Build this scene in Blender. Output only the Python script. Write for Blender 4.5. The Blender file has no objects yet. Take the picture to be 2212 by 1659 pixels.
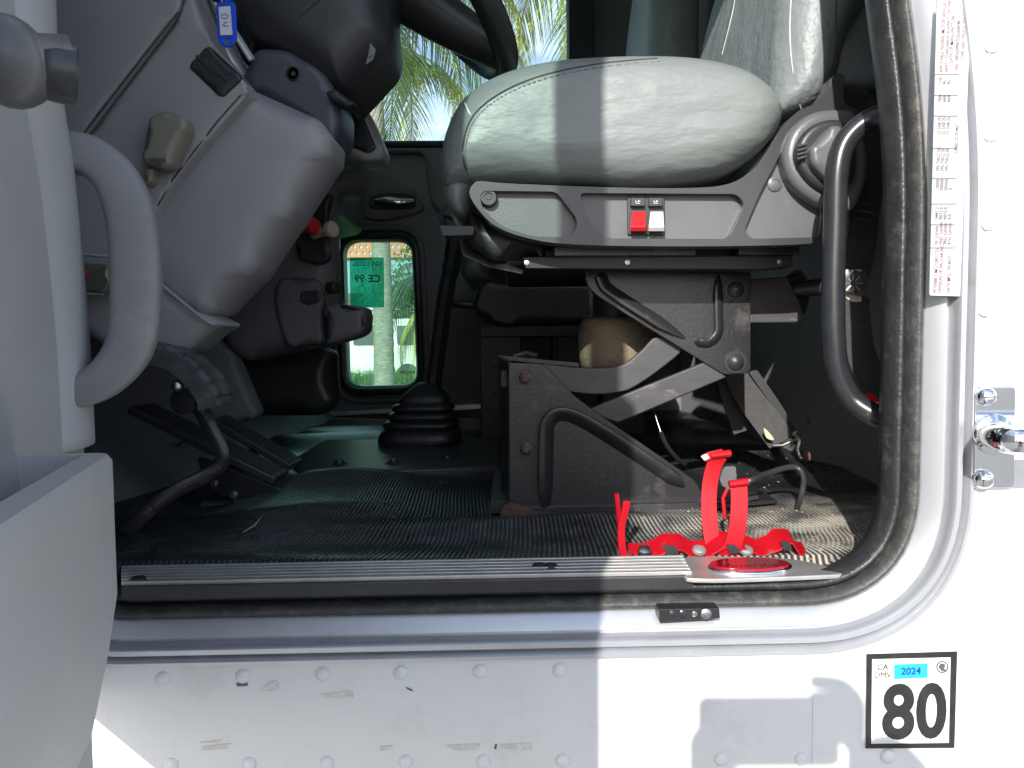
import bpy, bmesh, math, random
import numpy as np
from mathutils.geometry import delaunay_2d_cdt
from mathutils import Vector, Matrix, Euler
from mathutils.bvhtree import BVHTree
from math import radians as R, pi, sin, cos, sqrt
random.seed(7)
S = bpy.context.scene
C = S.collection

# ------------------------------------------------------------ camera, sky, sun, exposure
F = 1597.0; CX, CY = 1106.0, 829.5
CAM = Vector((0, 0, .25))
cd = bpy.data.cameras.new('camera'); cam = bpy.data.objects.new('camera', cd); C.objects.link(cam)
cam.location = CAM
cam.rotation_euler = (Matrix.Rotation(R(-2.9), 3, 'X') @ Matrix.Rotation(R(90), 3, 'X') @ Matrix.Rotation(R(-.5), 3, 'Z')).to_euler()
cd.sensor_width = 36; cd.lens = 36 * F / 2212; cd.clip_start = .005; cd.clip_end = 2000
S.camera = cam
RM = cam.rotation_euler.to_matrix()

SUN = Vector((.27, 1, -.53)).normalized()
w = bpy.data.worlds.new('World'); S.world = w; w.use_nodes = True
nt = w.node_tree; nt.nodes.clear()
def wn(t, **k):
    n = nt.nodes.new(t)
    for a, b in k.items(): setattr(n, a, b)
    return n
out = wn('ShaderNodeOutputWorld'); bg = wn('ShaderNodeBackground'); sky = wn('ShaderNodeTexSky')
sky.sky_type = 'NISHITA'; sky.sun_disc = False
sky.sun_elevation = math.asin(-SUN.z); sky.sun_rotation = math.atan2(-SUN.x, -SUN.y) % (2 * pi)
tc = wn('ShaderNodeTexCoord'); mp = wn('ShaderNodeMapping'); mp.inputs['Scale'].default_value = (1.2, 1.2, 3.2)
no = wn('ShaderNodeTexNoise'); no.inputs['Scale'].default_value = 3.1; no.inputs['Detail'].default_value = 9; no.inputs['Roughness'].default_value = .55
rp = wn('ShaderNodeValToRGB'); rp.color_ramp.elements[0].position = .45; rp.color_ramp.elements[1].position = .70
mx = wn('ShaderNodeMix', data_type='RGBA'); mx.inputs['B'].default_value = (6.6, 7.6, 9.2, 1)
L = nt.links
L.new(tc.outputs['Generated'], mp.inputs['Vector']); L.new(mp.outputs['Vector'], no.inputs['Vector'])
L.new(no.outputs['Fac'], rp.inputs['Fac']); L.new(rp.outputs['Color'], mx.inputs['Factor'])
L.new(sky.outputs['Color'], mx.inputs['A']); L.new(mx.outputs['Result'], bg.inputs['Color']); L.new(bg.outputs[0], out.inputs[0])
bg.inputs['Strength'].default_value = .14
sl = bpy.data.lights.new('sun', 'SUN'); so = bpy.data.objects.new('sun', sl); C.objects.link(so)
sl.energy = 4.2; sl.angle = R(.55); sl.color = (1, .96, .9)
so.rotation_euler = SUN.to_track_quat('-Z', 'Y').to_euler()
S.view_settings.view_transform = 'Standard'; S.view_settings.look = 'None'; S.view_settings.gamma = 1
S.view_settings.exposure = .75
S.render.resolution_x = 1024; S.render.resolution_y = 768
S.cycles.max_bounces = 10; S.cycles.diffuse_bounces = 6; S.cycles.transparent_max_bounces = 16

# ------------------------------------------------------------ helpers
def ray(px, py):
    d = RM @ Vector(((px - CX) / F, -(py - CY) / F, -1)); return d.normalized()
def P(px, py, Y):
    d = ray(px, py); return CAM + d * (Y / d.y)
def PZ(px, py, z):
    d = ray(px, py); return CAM + d * ((z - CAM.z) / d.z)
HX, HY = -.45, .75                     # door hinge; the door stands open about 72 degrees
DD = Vector((.31, -.951, 0)); DN = Vector((.951, .31, 0))
def PD(px, py, k):                     # the point of a pixel's ray on the plane k metres inside the door sheet
    d = ray(px, py); o = Vector((HX, HY, 0)) + DN * k
    return CAM + d * ((o - CAM).dot(DN) / d.dot(DN))
def DT(t, k, z):
    v = Vector((HX, HY, 0)) + DD * t + DN * k; v.z = z; return v

def rnd(pts, r, n=6):                  # round the corners of a closed 2-D polygon
    o = []; N = len(pts); rs = r if isinstance(r, (list, tuple)) else [r] * N
    for i in range(N):
        a, b, c = Vector(pts[i - 1]), Vector(pts[i]), Vector(pts[(i + 1) % N])
        u, v = (a - b), (c - b); rr = min(rs[i], u.length * .49, v.length * .49)
        if rr < 1e-6: o.append(tuple(b)); continue
        p, q = b + u.normalized() * rr, b + v.normalized() * rr
        for k in range(n + 1):
            t = k / n; o.append(tuple(p * (1 - t) ** 2 + b * 2 * t * (1 - t) + q * t * t))
    return o
def cr(pts, n=8, closed=True):
    V = [Vector(p) for p in pts]; N = len(V); o = []
    for i in range(N if closed else N - 1):
        if closed: p0, p1, p2, p3 = V[i - 1], V[i], V[(i + 1) % N], V[(i + 2) % N]
        else: p0, p1, p2, p3 = V[max(i - 1, 0)], V[i], V[i + 1], V[min(i + 2, N - 1)]
        for k in range(n):
            t = k / n
            o.append(.5 * ((2 * p1) + (p2 - p0) * t + (2 * p0 - 5 * p1 + 4 * p2 - p3) * t * t + (3 * p1 - p0 - 3 * p2 + p3) * t ** 3))
    if not closed: o.append(V[-1])
    return o

class G:
    def __init__(s): s.v = []; s.f = []
    def add(s, v, f):
        b = len(s.v); s.v += [Vector(x) for x in v]; s.f += [tuple(i + b for i in q) for q in f]; return s
    def poly(s, front, off, holes=()):
        """solid from a flat outline (3-D points) pushed by off, with holes"""
        off = Vector(off)
        if not holes:
            n = len(front); v = [Vector(p) for p in front] + [Vector(p) + off for p in front]
            f = [tuple(range(n)), tuple(range(2 * n - 1, n - 1, -1))] + [(i, i + n, (i + 1) % n + n, (i + 1) % n) for i in range(n)]
            return s.add(v, f)
        bm = bmesh.new(); es = []
        loops = [list(front)] + [list(h) for h in holes]; alln = []
        for lp in loops:
            vs = [bm.verts.new(p) for p in lp]; alln.append(vs)
            es += [bm.edges.new((vs[i], vs[(i + 1) % len(vs)])) for i in range(len(vs))]
        bmesh.ops.triangle_fill(bm, use_beauty=True, use_dissolve=False, edges=es)
        bm.verts.index_update(); base = [v.co.copy() for v in bm.verts]; tr = [tuple(v.index for v in f.verts) for f in bm.faces]
        n = len(base); v = base + [p + off for p in base]; f = list(tr) + [tuple(i + n for i in reversed(t)) for t in tr]
        for vs in alln:
            ids = [x.index for x in vs]
            f += [(ids[i], ids[i] + n, ids[(i + 1) % len(ids)] + n, ids[(i + 1) % len(ids)]) for i in range(len(ids))]
        bm.free(); return s.add(v, f)
    def plate(s, pts, Y, th, holes=()):
        return s.poly([P(x, y, Y) for x, y in pts], (0, th, 0), [[P(x, y, Y) for x, y in h] for h in holes])
    def box(s, c, d, rot=None):
        m = rot or Matrix.Identity(3); c = Vector(c)
        v = [c + m @ Vector((x * d[0] / 2, y * d[1] / 2, z * d[2] / 2)) for x in (-1, 1) for y in (-1, 1) for z in (-1, 1)]
        return s.add(v, [(0, 1, 3, 2), (4, 6, 7, 5), (0, 4, 5, 1), (2, 3, 7, 6), (0, 2, 6, 4), (1, 5, 7, 3)])
    def loft(s, rings, caps=True, closed=False):
        n = len(rings[0]); v = [p for r in rings for p in r]; f = []; m = len(rings)
        for j in range(m if closed else m - 1):
            for i in range(n):
                a, b = j * n, ((j + 1) % m) * n
                f.append((a + i, a + (i + 1) % n, b + (i + 1) % n, b + i))
        if caps and not closed: f += [tuple(range(n - 1, -1, -1)), tuple((m - 1) * n + i for i in range(n))]
        return s.add(v, f)
    def ridge(s, pts, r, n=14):
        m = len(pts); return s.tube(pts, [(r[0] * min(1, .15 + min(i, m - 1 - i) * .45), r[1] * min(1, .15 + min(i, m - 1 - i) * .45)) for i in range(m)], n)
    def tube(s, pts, r, n=14, closed=False, sq=None):
        pts = [Vector(p) for p in pts]; m = len(pts); rings = []; up = None
        for i, p in enumerate(pts):
            if closed: t = pts[(i + 1) % m] - pts[i - 1]
            else: t = pts[min(i + 1, m - 1)] - pts[max(i - 1, 0)]
            t.normalize()
            if up is None: up = t.orthogonal().normalized() if sq is None else (Vector(sq) - t * Vector(sq).dot(t)).normalized()
            up = (up - t * up.dot(t)).normalized(); b = t.cross(up)
            rr = r[i] if isinstance(r, list) else r
            ra, rb = rr if isinstance(rr, (list, tuple)) else (rr, rr)
            rings.append([p + up * ra * cos(2 * pi * k / n) + b * rb * sin(2 * pi * k / n) for k in range(n)])
        return s.loft(rings, True, closed)
    def strap(s, pts, wdir, wid, th):
        """flat band along pts; wdir = direction(s) of its width"""
        pts = [Vector(p) for p in pts]; m = len(pts); rings = []
        for i, p in enumerate(pts):
            t = (pts[min(i + 1, m - 1)] - pts[max(i - 1, 0)]).normalized()
            wv = Vector(wdir[i] if isinstance(wdir[0], (list, tuple, Vector)) else wdir); wv = (wv - t * wv.dot(t)).normalized()
            nv = t.cross(wv); W = wid[i] if isinstance(wid, (list, tuple)) else wid
            rings.append([p + wv * W / 2 + nv * th / 2, p - wv * W / 2 + nv * th / 2, p - wv * W / 2 - nv * th / 2, p + wv * W / 2 - nv * th / 2])
        return s.loft(rings)
    def lathe(s, c, ax, prof, n=28):
        c = Vector(c); ax = Vector(ax).normalized(); u = ax.orthogonal().normalized(); b = ax.cross(u)
        rings = [[c + ax * h + (u * cos(2 * pi * k / n) + b * sin(2 * pi * k / n)) * max(r, 1e-5) for k in range(n)] for r, h in prof]
        return s.loft(rings)
    def pillow(s, outline, Y0, Y1, rr=.04, bulge=.015, Yr=None, k=5):
        """soft or moulded body: outline (px at depth Yr) filled from Y0 to Y1 with rounded rims and bulging faces"""
        Yr = Yr or Y0; o = [P(x, y, Yr) for x, y in outline]; o = [p for i, p in enumerate(o) if (p - o[i - 1]).length > 1e-5]
        A = np.array([(p.x, p.z) for p in o]); B = np.roll(A, -1, 0); n = len(A)
        area = float(np.sum(A[:, 0] * B[:, 1] - B[:, 0] * A[:, 1])); sg = 1 if area > 0 else -1
        def dist(Q):
            d = B - A; L2 = (d ** 2).sum(1); t = np.clip(((Q[:, None] - A) * d).sum(2) / L2, 0, 1)
            return np.sqrt(((A + t[..., None] * d - Q[:, None]) ** 2).sum(2)).min(1)
        def inside(Q):
            x, z = Q[:, 0][:, None], Q[:, 1][:, None]; c = (A[:, 1] > z) != (B[:, 1] > z)
            xi = (B[:, 0] - A[:, 0]) * (z - A[:, 1]) / np.where(B[:, 1] == A[:, 1], 1e-9, B[:, 1] - A[:, 1]) + A[:, 0]
            return ((c & (x < xi)).sum(1) % 2) == 1
        T = np.roll(A, -1, 0) - np.roll(A, 1, 0); T /= np.linalg.norm(T, axis=1)[:, None] + 1e-12; Nn = np.stack([-T[:, 1], T[:, 0]], 1) * sg
        cand = []
        for f in (.03, .12, .28, .5, .75, 1.0):
            Q = A + Nn * rr * f; m = inside(Q) & (dist(Q) > rr * f * .93); cand.append(Q[m])
        lo, hi = A.min(0), A.max(0); st = max((hi - lo).max() / 42, .004)
        gx, gz = np.meshgrid(np.arange(lo[0], hi[0], st), np.arange(lo[1], hi[1], st)); Q = np.stack([gx.ravel() + 1e-4, gz.ravel() + 1e-4], 1)
        Q = Q[inside(Q)]; Q = Q[dist(Q) > rr * 1.15]; cand.append(Q); pts = np.concatenate([A] + cand)
        res = delaunay_2d_cdt([Vector(p) for p in pts], [(i, (i + 1) % n) for i in range(n)], [], 1, 1e-6)
        V2 = np.array([tuple(v) for v in res[0]]); fs = res[2]; D = dist(V2); orig = res[3]
        mxd = D.max(); R_ = min(rr, mxd); d1 = np.clip(D / R_, 0, 1); h = rr * (1 - np.sqrt(np.clip(1 - (1 - d1) ** 2, 0, 1)))
        q = np.clip(D / (mxd * .75), 0, 1); h = h - bulge * (1 - (1 - q) ** 2)
        nv = len(V2); vf = [Vector((V2[i, 0], Y0 + h[i], V2[i, 1])) for i in range(nv)]; vb = [Vector((V2[i, 0], Y1 - h[i], V2[i, 1])) for i in range(nv)]
        cnt = {}
        for f in fs:
            for i in range(len(f)):
                e = (f[i], f[(i + 1) % len(f)]); cnt[frozenset(e)] = cnt.get(frozenset(e), []) + [e]
        side_ = [(e[0][1], e[0][0], e[0][0] + nv, e[0][1] + nv) for e in cnt.values() if len(e) == 1]
        return s.add(vf + vb, [tuple(f) for f in fs] + [tuple(i + nv for i in reversed(f)) for f in fs] + side_)
    def bvh(s): return BVHTree.FromPolygons(s.v, s.f)

def text_geo(g, txt, org, xd, yd, size, depth=.0004, align='LEFT', sx=1.0, off=0.0, shear=0):
    cu = bpy.data.curves.new('t', 'FONT'); cu.body = txt; cu.size = 1; cu.align_x = align; cu.offset = off; cu.shear = shear
    cu.resolution_u = 5
    ob = bpy.data.objects.new('t', cu); C.objects.link(ob)
    dg = bpy.context.evaluated_depsgraph_get(); me = ob.evaluated_get(dg).to_mesh()
    xd = Vector(xd).normalized(); yd = Vector(yd).normalized(); nn = xd.cross(yd).normalized()
    vs = [Vector(org) + xd * v.co.x * size * sx + yd * v.co.y * size + nn * depth for v in me.vertices]
    fs = [tuple(p.vertices) for p in me.polygons]
    g.add(vs, fs); ob.evaluated_get(dg).to_mesh_clear()
    bpy.data.objects.remove(ob); bpy.data.curves.remove(cu); return g

def obj(name, g, m, parent=None, bevel=0, seg=3, smooth=True, ang=35, sub=0):
    me = bpy.data.meshes.new(name); me.from_pydata([tuple(v) for v in g.v], [], g.f); me.validate()
    bm = bmesh.new(); bm.from_mesh(me); bmesh.ops.recalc_face_normals(bm, faces=bm.faces); bm.to_mesh(me); bm.free()
    if smooth:
        me.shade_smooth()
        if not bevel and ang: me.set_sharp_from_angle(angle=R(ang))
    me.materials.append(m)
    o = bpy.data.objects.new(name, me); C.objects.link(o)
    if sub:
        s_ = o.modifiers.new('s', 'SUBSURF'); s_.levels = sub; s_.render_levels = sub
    if bevel:
        b = o.modifiers.new('b', 'BEVEL'); b.width = bevel; b.segments = seg; b.limit_method = 'ANGLE'; b.angle_limit = R(40); b.harden_normals = True
    if parent:
        o.parent = parent
        if parent.type == 'EMPTY': o.location = -parent.location
    return o
def thing(name, label, cat, loc=(0, 0, 0), group=None):
    o = bpy.data.objects.new(name, None); C.objects.link(o); o.location = loc; o.empty_display_size = .05
    o['label'] = label; o['category'] = cat
    if group: o['group'] = group
    return o
def tag(o, label, cat, group=None):
    o['label'] = label; o['category'] = cat
    if group: o['group'] = group
    return o
def struct(o): o['kind'] = 'structure'; return o
def onsurf(bv, pts, off=.001):
    o = []
    for x, y in pts:
        d = ray(x, y); h = bv.ray_cast(CAM, d)
        if h[0] is not None: o.append(h[0] - d * off)
    return o

# ------------------------------------------------------------ materials
def mat(name, col, rough=.5, metal=0, var=.12, vs=12, bump=0, bs=300, col2=None, m0=.5, m1=.7, ms=20, rough2=None, coat=0, spec=.5, stretch=(1, 1, 1), detail=6, bump2=0, bs2=15, sss=0):
    m = bpy.data.materials.new(name); m.use_nodes = True; n = m.node_tree; N = n.nodes; K = n.links
    b = N['Principled BSDF']; tc = N.new('ShaderNodeTexCoord'); mp = N.new('ShaderNodeMapping'); mp.inputs['Scale'].default_value = stretch
    K.new(tc.outputs['Object'], mp.inputs['Vector'])
    def noise(sc, det=detail, ro=.55):
        q = N.new('ShaderNodeTexNoise'); q.inputs['Scale'].default_value = sc; q.inputs['Detail'].default_value = det; q.inputs['Roughness'].default_value = ro
        K.new(mp.outputs['Vector'], q.inputs['Vector']); return q
    q = noise(vs); hs = N.new('ShaderNodeMapRange'); hs.inputs['From Min'].default_value = .3; hs.inputs['From Max'].default_value = .7
    hs.inputs['To Min'].default_value = 1 - var; hs.inputs['To Max'].default_value = 1 + var; K.new(q.outputs['Fac'], hs.inputs['Value'])
    mu = N.new('ShaderNodeVectorMath'); mu.operation = 'SCALE'; mu.inputs[0].default_value = col[:3]; K.new(hs.outputs[0], mu.inputs['Scale'])
    last = mu.outputs[0]; b.inputs['Roughness'].default_value = rough; b.inputs['Metallic'].default_value = metal
    b.inputs['Coat Weight'].default_value = coat; b.inputs['Specular IOR Level'].default_value = spec
    if col2:
        q2 = noise(ms, 8, .65); r = N.new('ShaderNodeMapRange'); r.inputs['From Min'].default_value = m0; r.inputs['From Max'].default_value = m1; K.new(q2.outputs['Fac'], r.inputs['Value'])
        mxn = N.new('ShaderNodeMix'); mxn.data_type = 'RGBA'; K.new(r.outputs[0], mxn.inputs['Factor']); K.new(last, mxn.inputs['A']); mxn.inputs['B'].default_value = (*col2, 1); last = mxn.outputs['Result']
        if rough2 is not None:
            rr = N.new('ShaderNodeMix'); rr.data_type = 'FLOAT'; K.new(r.outputs[0], rr.inputs['Factor']); rr.inputs['A'].default_value = rough; rr.inputs['B'].default_value = rough2; K.new(rr.outputs['Result'], b.inputs['Roughness'])
    elif rough2 is not None:
        rr = N.new('ShaderNodeMapRange'); rr.inputs['From Min'].default_value = .35; rr.inputs['From Max'].default_value = .65; rr.inputs['To Min'].default_value = rough; rr.inputs['To Max'].default_value = rough2
        K.new(noise(vs * 3).outputs['Fac'], rr.inputs['Value']); K.new(rr.outputs[0], b.inputs['Roughness'])
    K.new(last, b.inputs['Base Color'])
    nrm = None
    for st, sc in ((bump2, bs2), (bump, bs)):
        if st:
            bp = N.new('ShaderNodeBump'); bp.inputs['Strength'].default_value = st; bp.inputs['Distance'].default_value = .6 / sc
            K.new(noise(sc, 4).outputs['Fac'], bp.inputs['Height'])
            if nrm: K.new(nrm, bp.inputs['Normal'])
            nrm = bp.outputs['Normal']
    if nrm: K.new(nrm, b.inputs['Normal'])
    return m
def glass(name, tint, haze=(.8, .85, .85), hz=.05, fres=1.35):
    m = bpy.data.materials.new(name); m.use_nodes = True; n = m.node_tree; N = n.nodes; K = n.links
    N.remove(N['Principled BSDF']); o = N['Material Output']
    tr = N.new('ShaderNodeBsdfTransparent'); tr.inputs[0].default_value = (*tint, 1)
    gl = N.new('ShaderNodeBsdfGlossy'); gl.inputs['Roughness'].default_value = .02
    di = N.new('ShaderNodeBsdfTranslucent'); di.inputs[0].default_value = (*haze, 1)
    lw = N.new('ShaderNodeLayerWeight'); lw.inputs['Blend'].default_value = .5; pw = N.new('ShaderNodeMath'); pw.operation = 'POWER'; pw.inputs[1].default_value = 5; K.new(lw.outputs['Facing'], pw.inputs[0])
    fr = N.new('ShaderNodeMath'); fr.operation = 'MULTIPLY_ADD'; fr.inputs[1].default_value = .9; fr.inputs[2].default_value = .035; K.new(pw.outputs[0], fr.inputs[0])
    m1 = N.new('ShaderNodeMixShader'); m2 = N.new('ShaderNodeMixShader')
    q = N.new('ShaderNodeTexNoise'); q.inputs['Scale'].default_value = 9; q.inputs['Detail'].default_value = 8; tc = N.new('ShaderNodeTexCoord'); K.new(tc.outputs['Object'], q.inputs['Vector'])
    mr = N.new('ShaderNodeMapRange'); mr.inputs['From Min'].default_value = .3; mr.inputs['From Max'].default_value = .75; mr.inputs['To Max'].default_value = hz * 2; K.new(q.outputs['Fac'], mr.inputs['Value'])
    K.new(mr.outputs[0], m1.inputs[0]); K.new(tr.outputs[0], m1.inputs[1]); K.new(di.outputs[0], m1.inputs[2])
    K.new(fr.outputs[0], m2.inputs[0]); K.new(m1.outputs[0], m2.inputs[1]); K.new(gl.outputs[0], m2.inputs[2]); K.new(m2.outputs[0], o.inputs[0])
    return m

M = dict(
 white=mat('white_paint', (.74, .745, .75), .28, var=.02, vs=4, col2=(.60, .59, .565), m0=.56, m1=.85, ms=11, coat=.3, bump=.05, bs=60, bump2=.12, bs2=7),
 alu=mat('aluminium', (.60, .61, .64), .36, metal=.7, var=.04, vs=30, col2=(.42, .41, .39), m0=.62, m1=.85, ms=22, rough2=.5, bump=.03, bs=400),
 alu2=mat('dull_aluminium', (.60, .59, .57), .40, metal=.75, var=.12, vs=40, col2=(.34, .31, .26), m0=.58, m1=.8, ms=30, rough2=.7),
 chrome=mat('chrome', (.85, .85, .86), .07, metal=1, var=.02),
 seal=mat('rubber_seal', (.022, .023, .025), .40, var=.3, vs=30, col2=(.09, .086, .08), m0=.56, m1=.85, ms=45, rough2=.6, bump=.3, bs=180),
 sealg=mat('weathered_seal', (.040, .040, .041), .5, var=.2, vs=60, col2=(.15, .14, .12), m0=.5, m1=.9, ms=70, bump=.3, bs=260),
 mat_=mat('rubber_mat', (.013, .016, .021), .19, var=.4, vs=14, col2=(.08, .075, .065), m0=.58, m1=.85, ms=9, rough2=.6, bump=.25, bs=90),
 vinyl=mat('grey_vinyl', (.18, .20, .195), .40, var=.09, vs=7, col2=(.17, .165, .15), m0=.60, m1=.85, ms=6, rough2=.55, bump=.18, bs=330, bump2=.13, bs2=7, stretch=(.7, 1, 2.2)),
 vinyl2=mat('grey_vinyl_back', (.19, .215, .22), .45, var=.07, vs=5, bump=.25, bs=190, bump2=.2, bs2=11),
 plast=mat('grey_plastic', (.295, .284, .290), .46, var=.05, vs=5, bump=.14, bs=500, col2=(.34, .33, .34), m0=.66, m1=.9, ms=8),
 plastd=mat('dark_grey_plastic', (.125, .118, .13), .5, var=.08, vs=8, bump=.2, bs=450),
 doorp=mat('door_plastic', (.36, .365, .37), .46, var=.07, vs=5, bump=.1, bs=400, col2=(.43, .42, .40), m0=.55, m1=.9, ms=6),
 doorh=mat('door_handle_plastic', (.20, .197, .205), .5, var=.08, vs=20, bump=.15, bs=400, col2=(.30, .285, .26), m0=.55, m1=.8, ms=14),
 blk=mat('black_plastic', (.03, .03, .033), .4, var=.2, vs=20, col2=(.1, .1, .1), m0=.68, m1=.85, ms=25, bump=.15, bs=400),
 shroud=mat('seat_shroud', (.105, .107, .112), .36, var=.12, vs=10, col2=(.17, .165, .16), m0=.6, m1=.85, ms=12, rough2=.6, bump=.2, bs=420),
 rim_=mat('shroud_rim', (.045, .046, .05), .28, var=.12, vs=10, col2=(.13, .125, .12), m0=.66, m1=.85, ms=18, rough2=.5, bump=.1, bs=420),
 covr=mat('column_cover', (.055, .06, .075), .42, var=.06, vs=8, bump=.15, bs=450),
 steel=mat('black_painted_steel', (.023, .022, .025), .30, var=.18, vs=9, col2=(.12, .115, .105), m0=.58, m1=.82, ms=13, rough2=.6, bump=.12, bs=150),
 arm=mat('worn_steel', (.055, .054, .058), .48, var=.2, vs=22, col2=(.22, .21, .195), m0=.6, m1=.8, ms=35, rough2=.6, stretch=(1, 1, 2.5)),
 rust=mat('rusty_steel', (.09, .05, .035), .7, var=.4, vs=40, bump=.5, bs=120),
 bolt=mat('zinc_bolt', (.45, .45, .45), .35, metal=1, var=.15, vs=90),
 red=mat('red_paint', (.40, .004, .012), .45, var=.15, vs=40, col2=(.24, .07, .07), m0=.60, m1=.70, ms=42, rough2=.65, spec=.3),
 redp=mat('red_plastic', (.60, .015, .02), .35, var=.05),
 whp=mat('white_plastic', (.62, .60, .56), .4, var=.06),
 cream=mat('cream_plastic', (.55, .47, .33), .45, var=.08, vs=30),
 beige=mat('beige_plastic', (.21, .20, .155), .5, var=.08, vs=20),
 carpet=mat('carpet', (.30, .29, .295), .95, var=.25, vs=200, bump=.8, bs=380, col2=(.06, .06, .06), m0=.64, m1=.74, ms=14),
 wall=mat('vinyl_wall', (.15, .15, .165), .6, var=.1, vs=8, bump=.2, bs=300),
 dark=mat('dark_metal', (.018, .018, .02), .5, var=.2),
 boot=mat('rubber_boot', (.014, .016, .02), .38, var=.25, vs=20, bump=.2, bs=120),
 belt=mat('belt_webbing', (.045, .045, .046), .75, var=.2, vs=120, col2=(.14, .13, .12), m0=.62, m1=.8, ms=30, bump=.7, bs=700),
 bag=mat('cracked_rubber', (.24, .19, .13), .6, var=.15, vs=30, col2=(.10, .08, .06), m0=.60, m1=.68, ms=90, bump=.5, bs=160, stretch=(1, 1, 2)),
 blue=mat('blue_plastic', (.01, .08, .68), .35, var=.03),
 paper=mat('paper', (.66, .67, .72), .6, var=.03),
 decal=mat('decal_white', (.72, .72, .70), .4, var=.05, vs=40, col2=(.5, .5, .47), m0=.6, m1=.8, ms=60),
 ink=mat('black_ink', (.022, .022, .022), .4, var=.3, vs=60, col2=(.12, .12, .12), m0=.66, m1=.78, ms=70),
 faded=mat('faded_ink', (.09, .08, .09), .6, var=.2, vs=80), pink=mat('pink_ink', (.20, .09, .12), .6, var=.1),
 cyan=mat('blue_sticker', (.02, .42, .78), .45, var=.06), navy=mat('navy_ink', (.02, .05, .25), .5),
 label=mat('label_paper', (.52, .51, .52), .5, var=.03, vs=30, col2=(.52, .38, .42), m0=.56, m1=.75, ms=45, stretch=(3, 3, .6)),
 enamel=mat('red_enamel', (.24, .003, .012), .15, var=.08, coat=.8), silver=mat('silver_script', (.38, .12, .13), .3, metal=.6, var=.3, vs=200),
 seam=mat('seam', (.05, .05, .052), .7), stitch=mat('stitch', (.11, .10, .095), .7), piping=mat('pale_piping', (.42, .43, .41), .5),
 fleck=mat('dry_leaf', (.34, .25, .12), .8, var=.3), yellow=mat('yellow_wire', (.5, .5, .02), .5),
 orange=mat('orange_plastic', (.45, .14, .02), .4), badge=mat('olive_plate', (.10, .095, .075), .3, var=.1, coat=.3),
 tape=mat('old_tape', (.60, .585, .55), .6, var=.08, vs=30, col2=(.72, .72, .72), m0=.48, m1=.6, ms=70),
 skin=mat('skin', (.48, .28, .2), .5, var=.06), cloth=mat('cloth', (.05, .07, .12), .85, var=.1, bump=.3, bs=300), hair=mat('hair', (.03, .02, .015), .6),
 phone=mat('phone_black', (.02, .02, .02), .3),
 concrete=mat('concrete', (.24, .235, .22), .85, var=.12, vs=1.5, bump=.3, bs=60, col2=(.17, .165, .16), m0=.5, m1=.8, ms=.8),
 asphalt=mat('asphalt', (.055, .055, .055), .85, var=.2, vs=8, bump=.4, bs=60),
 grass=mat('grass', (.085, .17, .025), .7, var=.35, vs=30, bump=.6, bs=80), grass2=mat('hedge_leaf', (.05, .13, .02), .6, var=.3, vs=8),
 leaf=mat('palm_leaf', (.15, .26, .03), .42, var=.3, vs=2.5), leafy=mat('yellow_palm_leaf', (.36, .42, .06), .45, var=.25, vs=3), leafd=mat('dark_palm_leaf', (.045, .10, .035), .45, var=.3, vs=2),
 trunk=mat('palm_trunk', (.24, .23, .20), .8, var=.25, vs=9, stretch=(1, 1, 5), col2=(.42, .42, .38), m0=.5, m1=.65, ms=14, bump=.6, bs=25),
 vanw=mat('van_white', (.75, .75, .75), .3, var=.02, coat=.3), vang=mat('van_glass', (.06, .08, .10), .15, var=.05), tyre=mat('tyre', (.02, .02, .02), .8),
 render=mat('white_render', (.62, .61, .57), .85, var=.08, vs=1.5), terra=mat('terracotta', (.58, .22, .12), .8, var=.1, vs=2), teal=mat('teal_render', (.22, .36, .42), .8, var=.05, vs=1),
)
M['g_clear'] = glass('clear_glass', (.90, .96, .95), hz=.04)
M['g_green'] = glass('tinted_glass', (.72, .90, .80), (.7, .95, .85), hz=.10)
M['g_door'] = glass('door_glass', (.80, .90, .86), hz=.02)
M['g_stk'] = glass('green_film', (.24, .66, .56), (.10, .62, .50), hz=.38)

# ------------------------------------------------------------ the place outside
g = G(); g.add([(-400, -400, -1.2), (400, -400, -1.2), (400, 6, -1.2), (-400, 6, -1.2)], [(0, 1, 2, 3)]); struct(obj('ground', g, M['concrete'], smooth=False))
g = G(); g.add([(-200, 6, -1.2), (200, 6, -1.2), (200, 8.6, -.62), (-200, 8.6, -.62), (200, 20, -.62), (-200, 20, -.62)], [(0, 1, 2, 3), (3, 2, 4, 5)])
struct(obj('lawn', g, M['grass'], smooth=False))
g = G(); g.add([(-400, 20, -.9), (400, 20, -.9), (400, 900, -.9), (-400, 900, -.9)], [(0, 1, 2, 3)]); struct(obj('road', g, M['asphalt'], smooth=False))
g = G()
for i in range(5200):                  # tall grass at the lawn's far edge
    x = random.uniform(-8, 2.5); y = random.uniform(17.3, 19.8); h = random.uniform(.15, .42); a = random.uniform(0, pi); lx = random.uniform(-.08, .08); wv = .012
    g.add([(x - wv * cos(a), y - wv * sin(a), -.63), (x + wv * cos(a), y + wv * sin(a), -.63), (x + lx, y + random.uniform(-.05, .05), -.62 + h)], [(0, 1, 2)])
o = obj('tall_grass', g, M['grass2'], smooth=False); o['kind'] = 'stuff'; tag(o, 'strip of taller grass along the far edge of the lawn', 'grass')

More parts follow.
